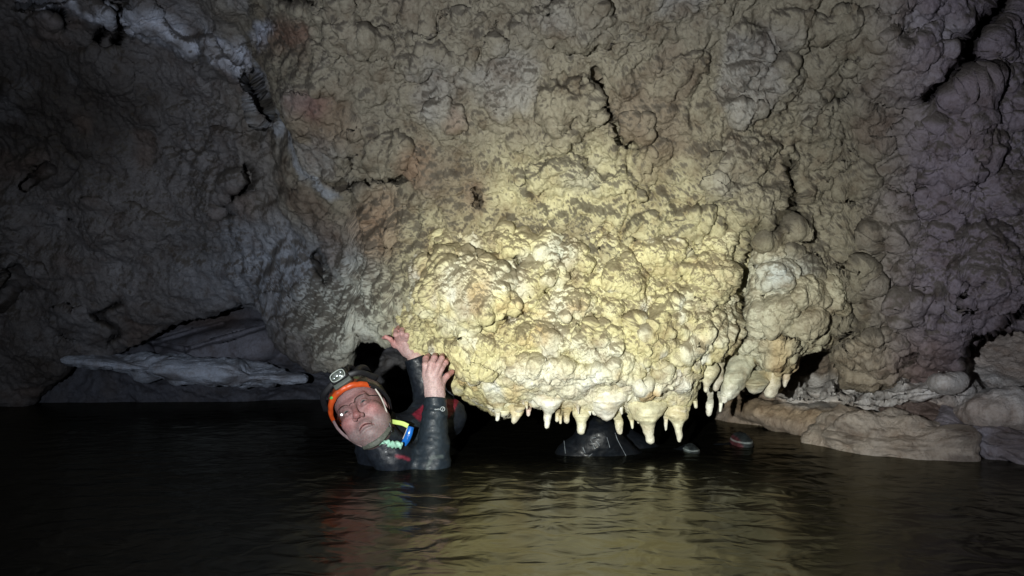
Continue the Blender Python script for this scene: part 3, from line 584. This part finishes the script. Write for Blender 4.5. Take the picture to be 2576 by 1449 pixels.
# head frame
roll, tilt, yaw = math.radians(34), math.radians(19), math.radians(3)
r_ = math.cos(roll) * RT + math.sin(roll) * UP; u_ = -math.sin(roll) * RT + math.cos(roll) * UP; f_ = -FW
u2 = math.cos(tilt) * u_ - math.sin(tilt) * f_; f2_ = math.cos(tilt) * f_ + math.sin(tilt) * u_
r3 = math.cos(yaw) * r_ - math.sin(yaw) * f2_; f3 = math.cos(yaw) * f2_ + math.sin(yaw) * r_
HC = P(913, 1034, 2.41)
HM = np.stack([r3, -f3, u2])                # rows: local x, y (back), z (up)
def H(q): return np.asarray(q, float) @ HM * .95 + HC
def head_sdf(q):
    p = q.copy(); p[:, 0] = np.abs(p[:, 0]); ax = p[:, 0]
    d = s_ell(p, (0, .012, .036), (.076, .096, .086))
    d = smin(d, s_ell(p, (0, -.030, -.036), (.068, .058, .074)), .03)
    d = smin(d, s_ell(p, (0, -.062, -.094), (.033, .026, .024)), .025)            # chin
    d = smin(d, s_ell(p, (.044, -.032, -.066), (.025, .036, .033)), .025)         # jowl
    d = smin(d, s_ell(p, (0, -.030, -.112), (.045, .040, .022)), .02)             # double chin
    d = smin(d, s_cap(p, (.004, -.086, .016), (.040, -.074, .020), .009, .008), .014)   # brow
    d = smax(d, -s_ell(p, (.031, -.094, -.003), (.018, .016, .012)), .012)        # socket
    d = smin(d, s_ell(p, (.044, -.066, -.030), (.022, .020, .018)), .02)          # cheek
    lid = np.linalg.norm(p - [.031, -.0745, -.002], axis=1) - .0140
    lid = smax(lid, -(np.abs(p[:, 2] + .0025 - .0035 * (1 - ((ax - .031) / .013) ** 2)) + np.abs(ax - .031) * .30 - .0043 ), .0012)
    d = smin(d, lid, .003)
    d = smin(d, s_cap(p, (.020, -.082, -.016), (.040, -.082, -.015), .004, .003), .006)   # eye bag
    d = smin(d, s_cap(p, (0, -.088, .006), (0, -.113, -.034), .007, .010), .010)  # nose
    d = smin(d, s_ell(p, (0, -.114, -.037), (.012, .012, .010)), .006)
    d = smin(d, s_ell(p, (.013, -.103, -.041), (.0075, .010, .008)), .005)
    d = smax(d, -s_ell(p, (.0065, -.113, -.048), (.0035, .0055, .005)), .002)
    d = smax(d, -s_cap(p, (.019, -.100, -.040), (.035, -.083, -.068), .0030, .0035), .006)  # nasolabial fold
    d = smin(d, s_ell(p, (0, -.078, -.062), (.024, .020, .012)), .012)            # muzzle
    zc = .0 - .010 * (ax / .026) ** 2
    d = smin(d, smax(s_ell(np.stack([ax, p[:, 1], p[:, 2] - zc], -1), (0, -.088, -.0645), (.024, .010, .0045)), -1, .001), .004)
    d = smin(d, s_ell(np.stack([ax, p[:, 1], p[:, 2] - zc], -1), (0, -.086, -.0735), (.021, .010, .0055)), .004)
    lip = np.maximum(np.abs(p[:, 2] - zc + .0690) - .0009, np.maximum(ax - .027, p[:, 1] + .076))
    d = smax(d, -lip, .0025)
    d = smax(d, -s_cap(p, (0, -.094, -.0835), (.012, -.090, -.085), .003, .002), .006)
    d = smax(d, -s_cap(p, (.003, -.096, .022), (.004, -.094, .038), .0016, .001), .003)     # frown line
    for zz in (.046, .058): d = smax(d, -s_cap(p, (0, -.093 + (zz - .04) * .35, zz), (.035, -.078 + (zz - .04) * .35, zz + .002), .0012, .0008), .003)
    ear = s_ell(p, (.070, .034, -.012), (.006, .012, .022)); d = smin(d, ear, .006)
    d = smin(d, s_cap(p, (0, .030, -.070), (0, .060, -.130), .056, .058), .03)    # neck
    return d
hv, hq = surface_nets(head_sdf, (-.096, -.134, -.215), (.096, .13, .132), .0017)
hv = hv + 0
def head_tint(v):
    x, y, z = v.T; ax = np.abs(x)
    c = np.tile([.31, .17, .165], (len(v), 1))
    c = mixc(c, (.28, .185, .185), smooth01((z - .02) / .04) * .6)
    c = mixc(c, (.42, .13, .12), smooth01(1.2 - np.linalg.norm((v - [0, -.112, -.034]) / [.018, .025, .022], axis=1)) * .6)
    c = mixc(c, (.42, .15, .14), smooth01(1.2 - np.hypot((ax - .044) / .026, (z + .032) / .024)) * .45)
    st = smooth01((-.056 - z) / .02 + .25 - (y + .09) * 1.5) * smooth01((.03 - y) / .03) + .5 * smooth01(1.3 - np.hypot(x / .026, (z + .054) / .009))
    c = mixc(c, (.21, .19, .185), st * (.55 + .2 * fbm(v, 300, 2, 5)))
    c = mixc(c, (.42, .15, .14), smooth01(1.4 - np.hypot(x / .022, (z + .069 + .010 * (ax / .026) ** 2) / .0055)) * (y < -.07) * .55)
    c = mixc(c, (.22, .10, .09), smooth01(1.3 - np.abs(z + .069 + .010 * (ax / .026) ** 2) / .0016) * (ax < .026) * (y < -.075) * .95)
    c = mixc(c, (.17, .12, .11), smooth01(1.3 - np.hypot((ax - .030) / .020, (z - .017 - (ax - .02) * .1) / .0042)) * (y < -.05) * (.5 + .3 * fbm(v, 400, 2, 6)))
    c = mixc(c, (.34, .15, .14), smooth01(1.3 - np.hypot((ax - .031) / .019, (z + .002) / .010)) * (y < -.06) * .45)
    c *= (1 + .12 * fbm(v, 45, 3, 7))[:, None]
    return np.clip(c, 0, 1)
body_V = [H(hv)]; body_Q = [hq]; body_C = [head_tint(hv)]; off = len(hv)
def add_body(V, Q, C):
    global off
    body_V.append(V); body_Q.append(Q + off); body_C.append(C); off += len(V)
def z2(x, y): return (1280 + x / 4.83) * .7308, (1080 + y / 4.83) * .7308
def Z(x, y, d): return P(*z2(x, y), d)
def hand(segs, wristplane, h=.0013, seed=0):
    """segs: list of (polyline [(zx, zy, depth, r_zoom_px)], blend)"""
    caps = []
    for poly, kb in segs:
        for a, b in zip(poly[:-1], poly[1:]):
            caps.append((Z(*a[:3]), Z(*b[:3]), a[3] * .1513 * a[2] / F, b[3] * .1513 * b[2] / F, kb))
    def f(p):
        d = None
        groups = {}
        k = 0
        for poly, kb in segs:
            g = None
            for _ in range(len(poly) - 1):
                a, b, ra, rb, kk = caps[k]; k += 1
                s = s_cap(p, a, b, ra, rb); g = s if g is None else smin(g, s, .003)
            d = g if d is None else smin(d, g, kb)
        return d + .0006 * fbm(p, 160, 2, seed)
    al = np.array([q for c in caps for q in (c[0], c[1])]); lo = al.min(0) - .025; hi = al.max(0) + .025
    V, Q = surface_nets(f, lo, hi, h)
    x, y, d = to_photo(V); kn = np.zeros(len(V))
    c = np.tile([.44, .28, .27], (len(V), 1)) * (1 + .13 * fbm(V, 60, 3, seed + 3))[:, None]
    tips = np.array([Z(*s[0][-1][:3]) for s in segs if len(s[0]) > 2])
    dm = np.min(np.linalg.norm(V[:, None] - tips[None], axis=2), axis=1)
    c = mixc(c, (.58, .24, .22), smooth01((.075 - dm) / .05) * .6); c = mixc(c, (.52, .40, .39), smooth01((dm - .08) / .03) * .5)
    kn = np.array([Z(*q[:3]) for s in segs if len(s[0]) > 2 for q in s[0][1:-1]])
    dk = np.min(np.linalg.norm(V[:, None] - kn[None], axis=2), axis=1); c = mixc(c, (.62, .28, .26), smooth01((.014 - dk) / .01) * .4)
    return V, Q, c
NZ = .115
near = [([(1060, 1420, 2.350, 150), (1050, 1300, 2.352, 150)], .01),
        ([(960, 1330, 2.350, 70), (905, 1020, 2.352, 66)], .012), ([(1030, 1330, 2.345, 85), (985, 1040, 2.342, 74)], .012), ([(1120, 1330, 2.350, 80), (1080, 1060, 2.345, 72)], .012),
        ([(905, 1010, 2.350, 62), (893, 850, 2.356, 54), (900, 745, 2.385, 50), (935, 700, 2.425, 42)], .006),
        ([(960, 1000, 2.340, 60), (990, 830, 2.345, 53), (1040, 735, 2.360, 50), (1052, 690, 2.410, 44)], .004),
        ([(1040, 1020, 2.340, 58), (1105, 850, 2.340, 50), (1160, 745, 2.355, 47), (1172, 700, 2.405, 42)], .004),
        ([(1085, 1060, 2.345, 54), (1160, 900, 2.350, 47), (1225, 810, 2.368, 44), (1245, 775, 2.415, 40)], .004),
        ([(1120, 1260, 2.355, 66), (1175, 1120, 2.362, 58), (1250, 1035, 2.375, 48), (1335, 965, 2.41, 40)], .010)]
near = [([(a, b, c + NZ, r * 1.06) for a, b, c, r in q], k) for q, k in near]
add_body(*hand(near, None, .0014, 61))
far = [([(690, 690, 2.66, 105), (620, 600, 2.66, 118)], .01), ([(560, 650, 2.655, 60), (400, 480, 2.66, 58)], .014), ([(640, 640, 2.65, 70), (520, 450, 2.65, 66)], .014), ([(700, 640, 2.66, 60), (640, 460, 2.66, 56)], .014),
       ([(380, 520, 2.66, 50), (310, 425, 2.64, 38), (235, 385, 2.64, 34), (190, 398, 2.65, 26)], .010),
       ([(450, 460, 2.65, 54), (400, 350, 2.62, 46), (400, 290, 2.64, 42), (440, 235, 2.68, 40)], .006),
       ([(520, 440, 2.65, 54), (500, 330, 2.62, 46), (500, 270, 2.64, 42), (540, 220, 2.69, 38)], .005),
       ([(590, 450, 2.65, 52), (580, 360, 2.625, 44), (600, 320, 2.65, 42), (640, 290, 2.70, 36)], .005),
       ([(640, 500, 2.66, 48), (670, 420, 2.645, 40), (695, 390, 2.67, 36), (720, 370, 2.71, 30)], .005)]
add_body(*hand(far, None, .0014, 71))

# wetsuit: one smooth surface for collar, torso, arms and legs
WR1, EL1 = P(1096, 1002, 2.467), P(1087, 1172, 2.42); WR2 = P(1046, 900, 2.66); EL2 = P(1085, 1010, 2.66)
KN = [(P(1330, 1300, 2.66), P(1440, 1170, 2.66), .10, .070), (P(1445, 1170, 2.66), P(1505, 1110, 2.66), .068, .074), (P(1505, 1108, 2.66), P(1600, 1190, 2.68), .068, .060),
      (P(1400, 1260, 2.80), P(1545, 1110, 2.80), .09, .066), (P(1545, 1110, 2.80), P(1680, 1180, 2.80), .066, .055), (P(1600, 1190, 2.68), P(1735, 1150, 2.74), .055, .040), (P(1680, 1175, 2.80), P(1860, 1140, 2.86), .055, .042)]
def suit_core(p):
    d = s_cap(p, P(945, 1105, 2.50), P(1030, 1110, 2.56), .060, .085)
    d = smin(d, s_cap(p, P(1020, 1130, 2.58), P(1110, 1190, 2.66), .105, .08), .05); d = smin(d, s_cap(p, P(1110, 1190, 2.66), P(1330, 1330, 2.66), .08, .10), .03)
    d = smin(d, s_cap(p, P(955, 1080, 2.50), P(970, 1150, 2.50), .070, .085), .03)
    d = smin(d, s_cap(p, P(985, 1150, 2.46), P(1060, 1130, 2.54), .050, .080), .04)
    d = smin(d, s_cap(p, P(1000, 1158, 2.44), EL1, .052, .056), .02)
    d = smin(d, s_cap(p, P(1085, 1070, 2.63), P(1120, 1050, 2.66), .08, .070), .04)
    d = smin(d, s_cap(p, EL2, P(1080, 1060, 2.62), .058, .07), .03)
    d = smin(d, s_cap(p, H((0, .030, -.120)), H((.0, .050, -.175)), .058, .064), .02)
    for a, b, ra, rb in KN: d = smin(d, s_cap(p, a, b, ra, rb), .03)
    return d
def suit_sdf(p):
    d = suit_core(p)
    d = smin(d, s_cap(p, EL1, WR1, .0545, .0345), .012); d = smin(d, s_cap(p, EL2, WR2, .054, .036), .012)
    wr = .004 * fbm(p * [1, 1, 2.0], 16, 3, 91) + .0022 * np.abs(fbm(p * [1.2, 1, 3], 30, 2, 92))
    d = d - wr
    for w0, w1 in ((EL1, WR1), (EL2, WR2)):
        e = (w1 - w0) / np.linalg.norm(w1 - w0); t = (p - w1) @ e; near_ = np.linalg.norm(p - w1, axis=1) < .07
        d = np.where(near_, np.maximum(d, t - .002), d)
    return d
sv, sq = surface_nets(suit_sdf, P(900, 1300, 2.40) - [.1, .25, 0], [1.0, 3.15, .40], .0045)
sx, sy, sd = to_photo(sv); c = np.tile([.009, .012, .018], (len(sv), 1)).astype(float)
c = mixc(c, (.018, .024, .032), smooth01(fbm(sv, 18, 3, 95) * 1.2))
c = mixc(c, (.17, .014, .03), smooth01((polydist(sx, sy, [(1036, 1042), (1066, 1018), (1100, 1005), (1156, 1004), (1140, 1040), (1128, 1052), (1090, 1062), (1056, 1062)]) + 1) / 2) * (sd > 2.45))
c = mixc(c, (.22, .03, .05), smooth01(1.3 - polydist(sx, sy, [(998, 1148), (1015, 1150), (1028, 1156)], False) / 5) * .8)
c = mixc(c, (.17, .20, .18), smooth01(1.4 - polydist(sx, sy, [(1112, 1148), (1088, 1150), (1078, 1168), (1072, 1192)], False) / 4.5) * .8)
c = mixc(c, (.06, .075, .085), smooth01(1.2 - polydist(sx, sy, [(1103, 1050), (1098, 1140)], False) / 14) * .5)
c = mixc(c, (.020, .030, .040), ((sx > 1035) & (sd < 2.52)).astype(float) * .6); c = mixc(c, (.002, .003, .005), (sx > 1250).astype(float) * .8)
me = mesh_np('wetsuit', sv, sq); attr(me, 'tint', c); suit = adopt(link('wetsuit', me, M_SUIT), person)
def core_in(p): return smin(smin(suit_core(p) + .012, s_cap(p, EL1, WR1, .044, .030), .012), s_cap(p, EL2, WR2, .044, .030), .012)
cv, cq = surface_nets(core_in, P(900, 1300, 2.40) - [.1, .25, 0], [1.0, 3.15, .40], .012)
add_body(cv, cq, np.tile([.5, .33, .31], (len(cv), 1)))
me = mesh_np('body', np.concatenate(body_V), np.concatenate(body_Q)); attr(me, 'tint', np.concatenate(body_C)); adopt(link('body', me, M_SKIN), person)

def sweep(name, pts, rad, mat, parent, flat=1.0, nu=12, updir=None, closed=False, twist=0, sub=6):
    pts = np.array(pts, float); n = len(pts); P0 = []
    idx = range(n if closed else n - 1)
    for k in idx:                                      # Catmull-Rom
        a, b = pts[k], pts[(k + 1) % n]; m = pts[k - 1] if (k or closed) else a; q = pts[(k + 2) % n] if (closed or k + 2 < n) else b
        for t in np.linspace(0, 1, sub, endpoint=False): P0.append(.5 * ((2 * b * 0 + 2 * a) + (b - m) * t + (2 * m - 5 * a + 4 * b - q) * t * t + (3 * a - m - 3 * b + q) * t ** 3))
    if not closed: P0.append(pts[-1])
    P0 = np.array(P0); T = np.roll(P0, -1, 0) - np.roll(P0, 1, 0) if closed else np.gradient(P0, axis=0); T /= np.linalg.norm(T, axis=1, keepdims=True) + 1e-9
    ud = np.array(updir if updir is not None else -FW, float); ud = np.broadcast_to(ud, T.shape) if ud.ndim == 1 else ud
    B = np.cross(T, ud); B /= np.linalg.norm(B, axis=1, keepdims=True) + 1e-9; A = np.cross(B, T)
    r = np.interp(np.linspace(0, 1, len(P0)), np.linspace(0, 1, len(rad)), rad) if np.ndim(rad) else np.full(len(P0), rad)
    th = np.linspace(0, 2 * math.pi, nu, endpoint=False); V = []
    for i in range(len(P0)):
        s = 1 + twist * np.cos(2 * (th + i * .55)) if twist else 1
        V.append(P0[i] + (r[i] * s * np.cos(th))[:, None] * B[i] + (r[i] * s * flat * np.sin(th))[:, None] * A[i])
    V = np.array(V)
    if closed: V = np.r_[V, V[:1]]
    Q = grid_quads(len(V), nu, True); Vf = V.reshape(-1, 3)
    if not closed:
        k = len(Vf); Vf = np.r_[Vf, P0[:1], P0[-1:]]; j = np.arange(nu); jn = (j + 1) % nu; b0 = (len(V) - 1) * nu
        Q = np.r_[Q, np.stack([j, jn, 0 * j + k, 0 * j + k], -1)[:, [0, 1, 2, 2]], np.stack([b0 + jn, b0 + j, 0 * j + k + 1, 0 * j + k + 1], -1)[:, [0, 1, 2, 2]]]
    me = bpy.data.meshes.new(name); me.from_pydata(Vf.tolist(), [], [list(dict.fromkeys(q)) for q in Q.tolist()]); me.polygons.foreach_set('use_smooth', [True] * len(me.polygons))
    o = link(name, me, mat)
    if parent is person: adopt(o, person)
    else: o.parent = parent; o.location = (0, 0, 0)
    return o
def sub(o, part):  # world-space mesh made a sub-part of an unrotated part
    o.parent = part; o.location = (0, 0, 0); return o
def ellpatch(name, c, r, mat, tintf=None, nu=24, nv=16):
    th = np.linspace(0, 2 * math.pi, nu, endpoint=False); ph = np.linspace(1e-3, math.pi - 1e-3, nv)
    S = np.stack([np.sin(ph)[:, None] * np.cos(th), -np.repeat(np.cos(ph)[:, None], nu, 1), np.sin(ph)[:, None] * np.sin(th)], -1).reshape(-1, 3)
    q = np.array(c) + S * np.array(r); me = mesh_np(name, H(q), grid_quads(nv, nu, True))
    if tintf is not None: attr(me, 'tint', tintf(S))
    return link(name, me, mat)
for sx_ in (-1, 1):
    ec = np.array([sx_ * .031, -.0745, -.002]); ed = (CAM + np.array([-.1, 0, -.05]) - H(ec)) @ HM.T; ed /= np.linalg.norm(ed)
    def et(S):
        a = np.degrees(np.arccos(np.clip(S @ ed, -1, 1))); c = np.tile([.26, .22, .21], (len(S), 1)); c = mixc(c, (.035, .045, .05), (a < 34).astype(float)); return mixc(c, (.005, .005, .005), (a < 13).astype(float))
    adopt(ellpatch('eye', ec, (.0128,) * 3, M_EYE, et, 60, 60), person)

# helmet
hc = np.array([-.004, .022, .034]); hr = np.array([.092, .126, .098])
nth, nla = 120, 40; th = np.linspace(0, 2 * math.pi, nth, endpoint=False); rim = []
for t in th:
    la = np.linspace(-1.0, 1.2, 400); y_ = hc[1] + hr[1] * np.cos(la) * math.sin(t); z_ = hc[2] + hr[2] * np.sin(la)
    f = z_ - (.064 - .50 * (y_ + .1) + .012 * math.cos(t) ** 2 * 0); rim.append(la[np.argmax(f > 0)])
rim = np.array(rim); tt = np.linspace(0, 1, nla); LA = rim[None] + (math.pi / 2 - .01 - rim)[None] * tt[:, None]
hs = np.stack([hc[0] + hr[0] * np.cos(LA) * np.cos(th), hc[1] + hr[1] * np.cos(LA) * np.sin(th), hc[2] + hr[2] * np.sin(LA)], -1)
groove = 1 - .018 * np.exp(-((hs[..., 0] % .03 - .015) / .004) ** 2)
hs = hc + (hs - hc) * groove[..., None]; hf = hs.reshape(-1, 3); inner = hc + (hf - hc) * .955
Vh = np.r_[hf, inner]; q1 = grid_quads(nla, nth, True); q2 = q1[:, ::-1] + len(hf); j = np.arange(nth); jn = (j + 1) % nth
me = mesh_np('helmet', H(Vh), np.r_[q1, q2, np.stack([j, jn, jn + len(hf), j + len(hf)], -1)])
c = np.tile([.035, .03, .022], (len(Vh), 1)); nz_ = fbm(Vh, 28, 3, 33)
c = mixc(c, (.30, .06, .02), smooth01((nz_ + .1 + (-Vh[:, 0] - .03) * 9) * 2.2)); c = mixc(c, (.10, .13, .05), smooth01(fbm(Vh, 34, 2, 36) * 2.5 - .9)); attr(me, 'tint', c)
helmet = adopt(link('helmet', me, M_HELM), person)
rp = hs[0][::6]; nd = rp - hc; nd /= np.linalg.norm(nd, axis=1, keepdims=True)
rb = hc + (rp - hc) * 1.035
ndw = nd @ HM
def rimband():
    n = 120; ring = hs[0]; d = ring - hc; d /= np.linalg.norm(d, axis=1, keepdims=True); prof = [(-.004, -.007), (.004, -.009), (.0075, -.004), (.0075, .004), (.004, .009), (-.002, .010), (-.005, .003)]
    V = np.array([ring + d * a + np.array([0, -.2, 1]) * b for a, b in prof]); me = mesh_np('rim', H(V.reshape(-1, 3)), grid_quads(len(prof), n, True)); o = sub(link('rim', me, M_ORANGE), helmet); me.materials.append(M_BLACK)
    for f_i in me.polygons:
        q = (np.mean([me.vertices[v].co for v in f_i.vertices], axis=0) - HC) @ HM.T
        if q[0] > .064 or q[1] > .06: f_i.material_index = 1
rimband()
def Hs(pts): return [H(q) for q in pts]
sweep('cradle_strap', Hs([(-.095, -.03, .055), (-.07, -.085, .082), (-.035, -.103, .092), (0, -.107, .096), (.035, -.103, .092), (.070, -.085, .082), (.095, -.03, .055)]), .009, M_BLACK, helmet, .35)
sweep('cradle_strap', Hs([(.02, -.104, .094), (.035, -.06, .130), (.04, 0, .138), (.03, .06, .125)]), .009, M_BLACK, helmet, .35)
sweep('cradle_strap', Hs([(.052, -.095, .088), (.066, -.06, .108), (.078, -.02, .112), (.07, .04, .105)]), .008, M_BLACK, helmet, .5)
o = ellpatch('sticker', (-.045, -.094, .062), (.007, .004, .005), simple('green_sticker', (.08, .5, .08), .5)); sub(o, helmet)
# unlit headlamp on the helmet
LC = np.array([.010, -.121, .101])
def rbox(c, hx, hy, hz, rad, mat, name, parent, n=1):
    import bmesh
    bm = bmesh.new(); bmesh.ops.create_cube(bm, size=2)
    for v in bm.verts: v.co = Vector((v.co.x * hx, v.co.y * hy, v.co.z * hz))
    bmesh.ops.bevel(bm, geom=bm.edges[:], offset=rad, segments=4, affect='EDGES', profile=.5)
    for v in bm.verts: v.co = Vector(H(np.array(v.co) + np.array(c)))
    me = bpy.data.meshes.new(name); bm.to_mesh(me); bm.free(); me.polygons.foreach_set('use_smooth', [True] * len(me.polygons)); o = link(name, me, mat)
    return adopt(o, person) if parent is person else sub(o, parent)
headlamp = rbox(LC + [0, .010, 0], .029, .015, .019, .009, M_BLACK, 'headlamp', person)
rbox(LC + [0, .014, -.024], .030, .010, .009, .004, M_GREY, 'bracket', headlamp)
ov = [(LC[0] + .0235 * np.sign(math.cos(a)) * abs(math.cos(a)) ** .7, LC[1] - .0055, LC[2] + .0145 * np.sign(math.sin(a)) * abs(math.sin(a)) ** .7) for a in np.linspace(0, 2 * math.pi, 28, endpoint=False)]
sweep('bezel', Hs(ov), .0016, M_BEZ, headlamp, 1, 8, closed=True, sub=2)
sub(ellpatch('lens', LC - [0, .003, 0], (.0235, .004, .0145), simple('lens_plastic', (.12, .14, .12), .15, .8, mott=.5, bscale=120), None, 40, 20), headlamp)
for a, b, r0 in ((-.003, .003, .0062), (.006, -.002, .0055), (.013, .005, .0042), (-.013, -.002, .004)):
    sub(ellpatch('reflector', LC + [a, -.0062, b], (r0, .002, r0), M_REFL), headlamp)
# straps
sweep('side_strap', Hs([(-.086, -.045, .012), (-.084, -.050, -.020), (-.074, -.048, -.055), (-.052, -.045, -.098), (-.03, -.045, -.124)]), .0042, simple('reddish_grey_webbing', (.22, .15, .15), .6, mott=.4), helmet, .35)
sweep('side_strap', Hs([(.079, -.060, .020), (.0795, -.052, -.015), (.072, -.045, -.055), (.060, -.040, -.085)]), .0022, M_PALE, helmet, .5)
sweep('side_strap', Hs([(.060, -.040, -.080), (.058, -.036, -.10), (.050, -.03, -.118)]), .004, M_BLACK, helmet, .5)
sweep('chin_strap', Hs([(-.045, -.045, -.112), (-.02, -.066, -.126), (.005, -.070, -.130), (.032, -.060, -.122), (.054, -.040, -.104)]), .0085, M_OLIVE, helmet, .35)
# spectacles
fr_ = [(0.010 + .0, -.1045, .006), (.018, -.106, .014), (.034, -.103, .017), (.050, -.095, .013), (.056, -.088, .003)]
glasses = sweep('glasses', Hs([(-x, y, z) for x, y, z in fr_[::-1]] + [(0, -.105, .009)] + fr_), .0009, simple('brown_wire', (.06, .025, .02), .4), person, 1, 8)
for s in (-1, 1):
    sweep('temple_arm', Hs([(s * .056, -.088, .004), (s * .070, -.05, .003), (s * .080, .0, .002)]), .0014, M_BLACK, glasses, 1, 8)
    gu, gv = 24, 12; V = []
    bis = (CAM - H([s * .0335, -.104, 0])); bis /= np.linalg.norm(bis); b2 = LAMP - H([s * .0335, -.104, 0]); bis = bis + b2 / np.linalg.norm(b2); bl = bis @ HM.T; kx, kz = bl[0] / -bl[1], bl[2] / -bl[1]
    if s > 0: kx += .5
    for i in range(gv):
        for k in range(gu):
            rr = (i + .02) / (gv - 1); a = k / gu * 2 * math.pi; lx = .0235 * rr * math.cos(a); lz = .0165 * rr * math.sin(a) * (1 if math.sin(a) > 0 else 1.05)
            V.append((s * .0335 + lx, -.101 + (kx + .07) * lx + (kz + .03) * lz + 4.0 * (lx * lx + lz * lz), lz - .001))
    V = np.array(V); V[:, 1] += .0; sub(link('lens', mesh_np('lens', H(V), grid_quads(gv, gu, True)), gm), glasses)
# loop of tape, blue clip and twisted cord at the neck
def z3(x, y, d): return P((1300 + x / 4.53) * .7308, (1350 + y / 4.53) * .7308, d)
def strip(name, pts, wd, mat, parent, th=.0015):
    return sweep(name, pts, wd, mat, parent, th / np.max(wd), 10)
loop = strip('neck_band', [z3(205, 455, 2.40), z3(290, 470, 2.385), z3(390, 490, 2.375), z3(475, 530, 2.37)], .0070, M_YEL, person)
strip('clip', [z3(520, 540, 2.375), z3(490, 640, 2.37), z3(450, 740, 2.37), z3(400, 820, 2.375)], [.0095, .011, .011, .009], M_BLUE, loop, .006)
sweep('edge_cord', [z3(462, 560, 2.37), z3(430, 640, 2.366), z3(392, 730, 2.366)], .0012, M_PALE, loop, 1, 8)
sweep('cord', [z3(-10, 835, 2.345), z3(60, 790, 2.33), z3(150, 775, 2.32), z3(200, 815, 2.32), z3(270, 815, 2.32), z3(370, 835, 2.33)], [.003, .004, .006, .0095, .0095, .009], M_ROPE, loop, 1, 14, twist=.28, sub=8)
# print on the sleeve
def on_sleeve(x, y):
    t = (1176 - y) / 174; ax_ = 1087 + 9 * t; r = .0545 + (.0345 - .0545) * t + .004; dx = (x - ax_) / F * 2.45; ad = 2.42 + .047 * t
    return P(x, y, ad * np.ones(np.shape(x)) - np.sqrt(np.clip(r * r - dx * dx, 1e-6, None)) + .0)
fc = bpy.data.curves.new('sleeve_print', 'FONT'); fc.body = 'uwis'; fc.size = 9; fc.extrude = 0; fc.resolution_u = 2; to = bpy.data.objects.new('tmp', fc); COL.objects.link(to)
dg = bpy.context.evaluated_depsgraph_get(); me = bpy.data.meshes.new_from_object(to.evaluated_get(dg)); bpy.data.objects.remove(to)
co = np.zeros(len(me.vertices) * 3); me.vertices.foreach_get('co', co); co = co.reshape(-1, 3); wdt = co[:, 0].max() - co[:, 0].min()
X = 1094 + (co[:, 0] - co[:, 0].min()) * 13 / wdt; Y = 1031 - co[:, 1] * .75; co = on_sleeve(X, Y) - FW * .003
me.vertices.foreach_set('co', co.ravel()); logo = sub(link('sleeve_print', me, M_LOGO), suit); me.update()
sweep('print_ring', [on_sleeve(np.array(1114 + 5.2 * math.cos(a)), np.array(1028.5 + 5.4 * math.sin(a))) - FW * .003 for a in np.linspace(0, 2 * math.pi, 16, endpoint=False)], .0009, M_LOGO, suit, 1, 6, closed=True, sub=2)
sweep('print_ring', [on_sleeve(np.array(1115 + dx), np.array(1028.5 + dy)) - FW * .003 for dx, dy in ((1, -4), (-1, 0), (-1.5, 4))], .0008, M_LOGO, suit, 1, 6, sub=3)
# pale seams and glints modelled as lines on the legs, boots just under the surface
def z4(x, y, d): return P(1352 + .2269 * x, 1023 + .2269 * y, d)
for pts in ([(295, 375), (305, 470), (318, 590)], [(503, 450), (515, 480), (530, 515)], [(600, 350), (650, 340)], [(590, 370), (615, 420), (635, 465)], [(770, 340), (785, 390), (803, 455)], [(655, 385), (690, 432)], [(860, 290), (885, 360), (915, 420), (990, 560)], [(560, 560), (610, 520)]):
    q = []
    for x, y in pts:
        X, Y = 1352 + .2269 * x, 1023 + .2269 * y; ds = np.linspace(2.3, 3.0, 700); v = suit_sdf(P(np.full(700, X), np.full(700, Y), ds)); k = np.argmax(v < 0) if (v < 0).any() else 350
        q.append(P(X, Y, ds[k] - .001))
    sweep('seam_glint', q, .0010, M_SEAM_GLINT, suit, .6, 6)
def boot(x, y, d, rx, ry, rz, red, label):
    th = np.linspace(0, 2 * math.pi, 40, endpoint=False); ph = np.linspace(.01, math.pi - .01, 30); S = np.stack([np.sin(ph)[:, None] * np.cos(th), np.sin(ph)[:, None] * np.sin(th), np.repeat(np.cos(ph)[:, None], 40, 1)], -1).reshape(-1, 3)
    c0 = P(x, y, d); q = S * [rx, ry, rz]; q[:, 0] *= 1 + .25 * (q[:, 2] < 0); q = c0 + q + S * (.006 * fbm(q + c0, 30, 3, 98))[:, None]
    me = mesh_np('boot', q, grid_quads(30, 40, True)); c = np.tile([.02, .024, .026], (len(q), 1)); c = mixc(c, red, smooth01((-S[:, 0] - .25 - S[:, 2] * .3) * 4) * .8); c = mixc(c, (.45, .5, .5), (np.abs(S[:, 2] - .5) < .04).astype(float) * .5)
    attr(me, 'tint', c); o = adopt(link('boot', me, M_SUIT), person); o['label'] = label
boot(1737, 1138, 2.72, .028, .07, .030, (.10, .12, .12), 'pale grey patched boot toe at the water surface')
boot(1866, 1122, 2.84, .036, .08, .045, (.08, .02, .025), 'black rounded boot with reddish side')
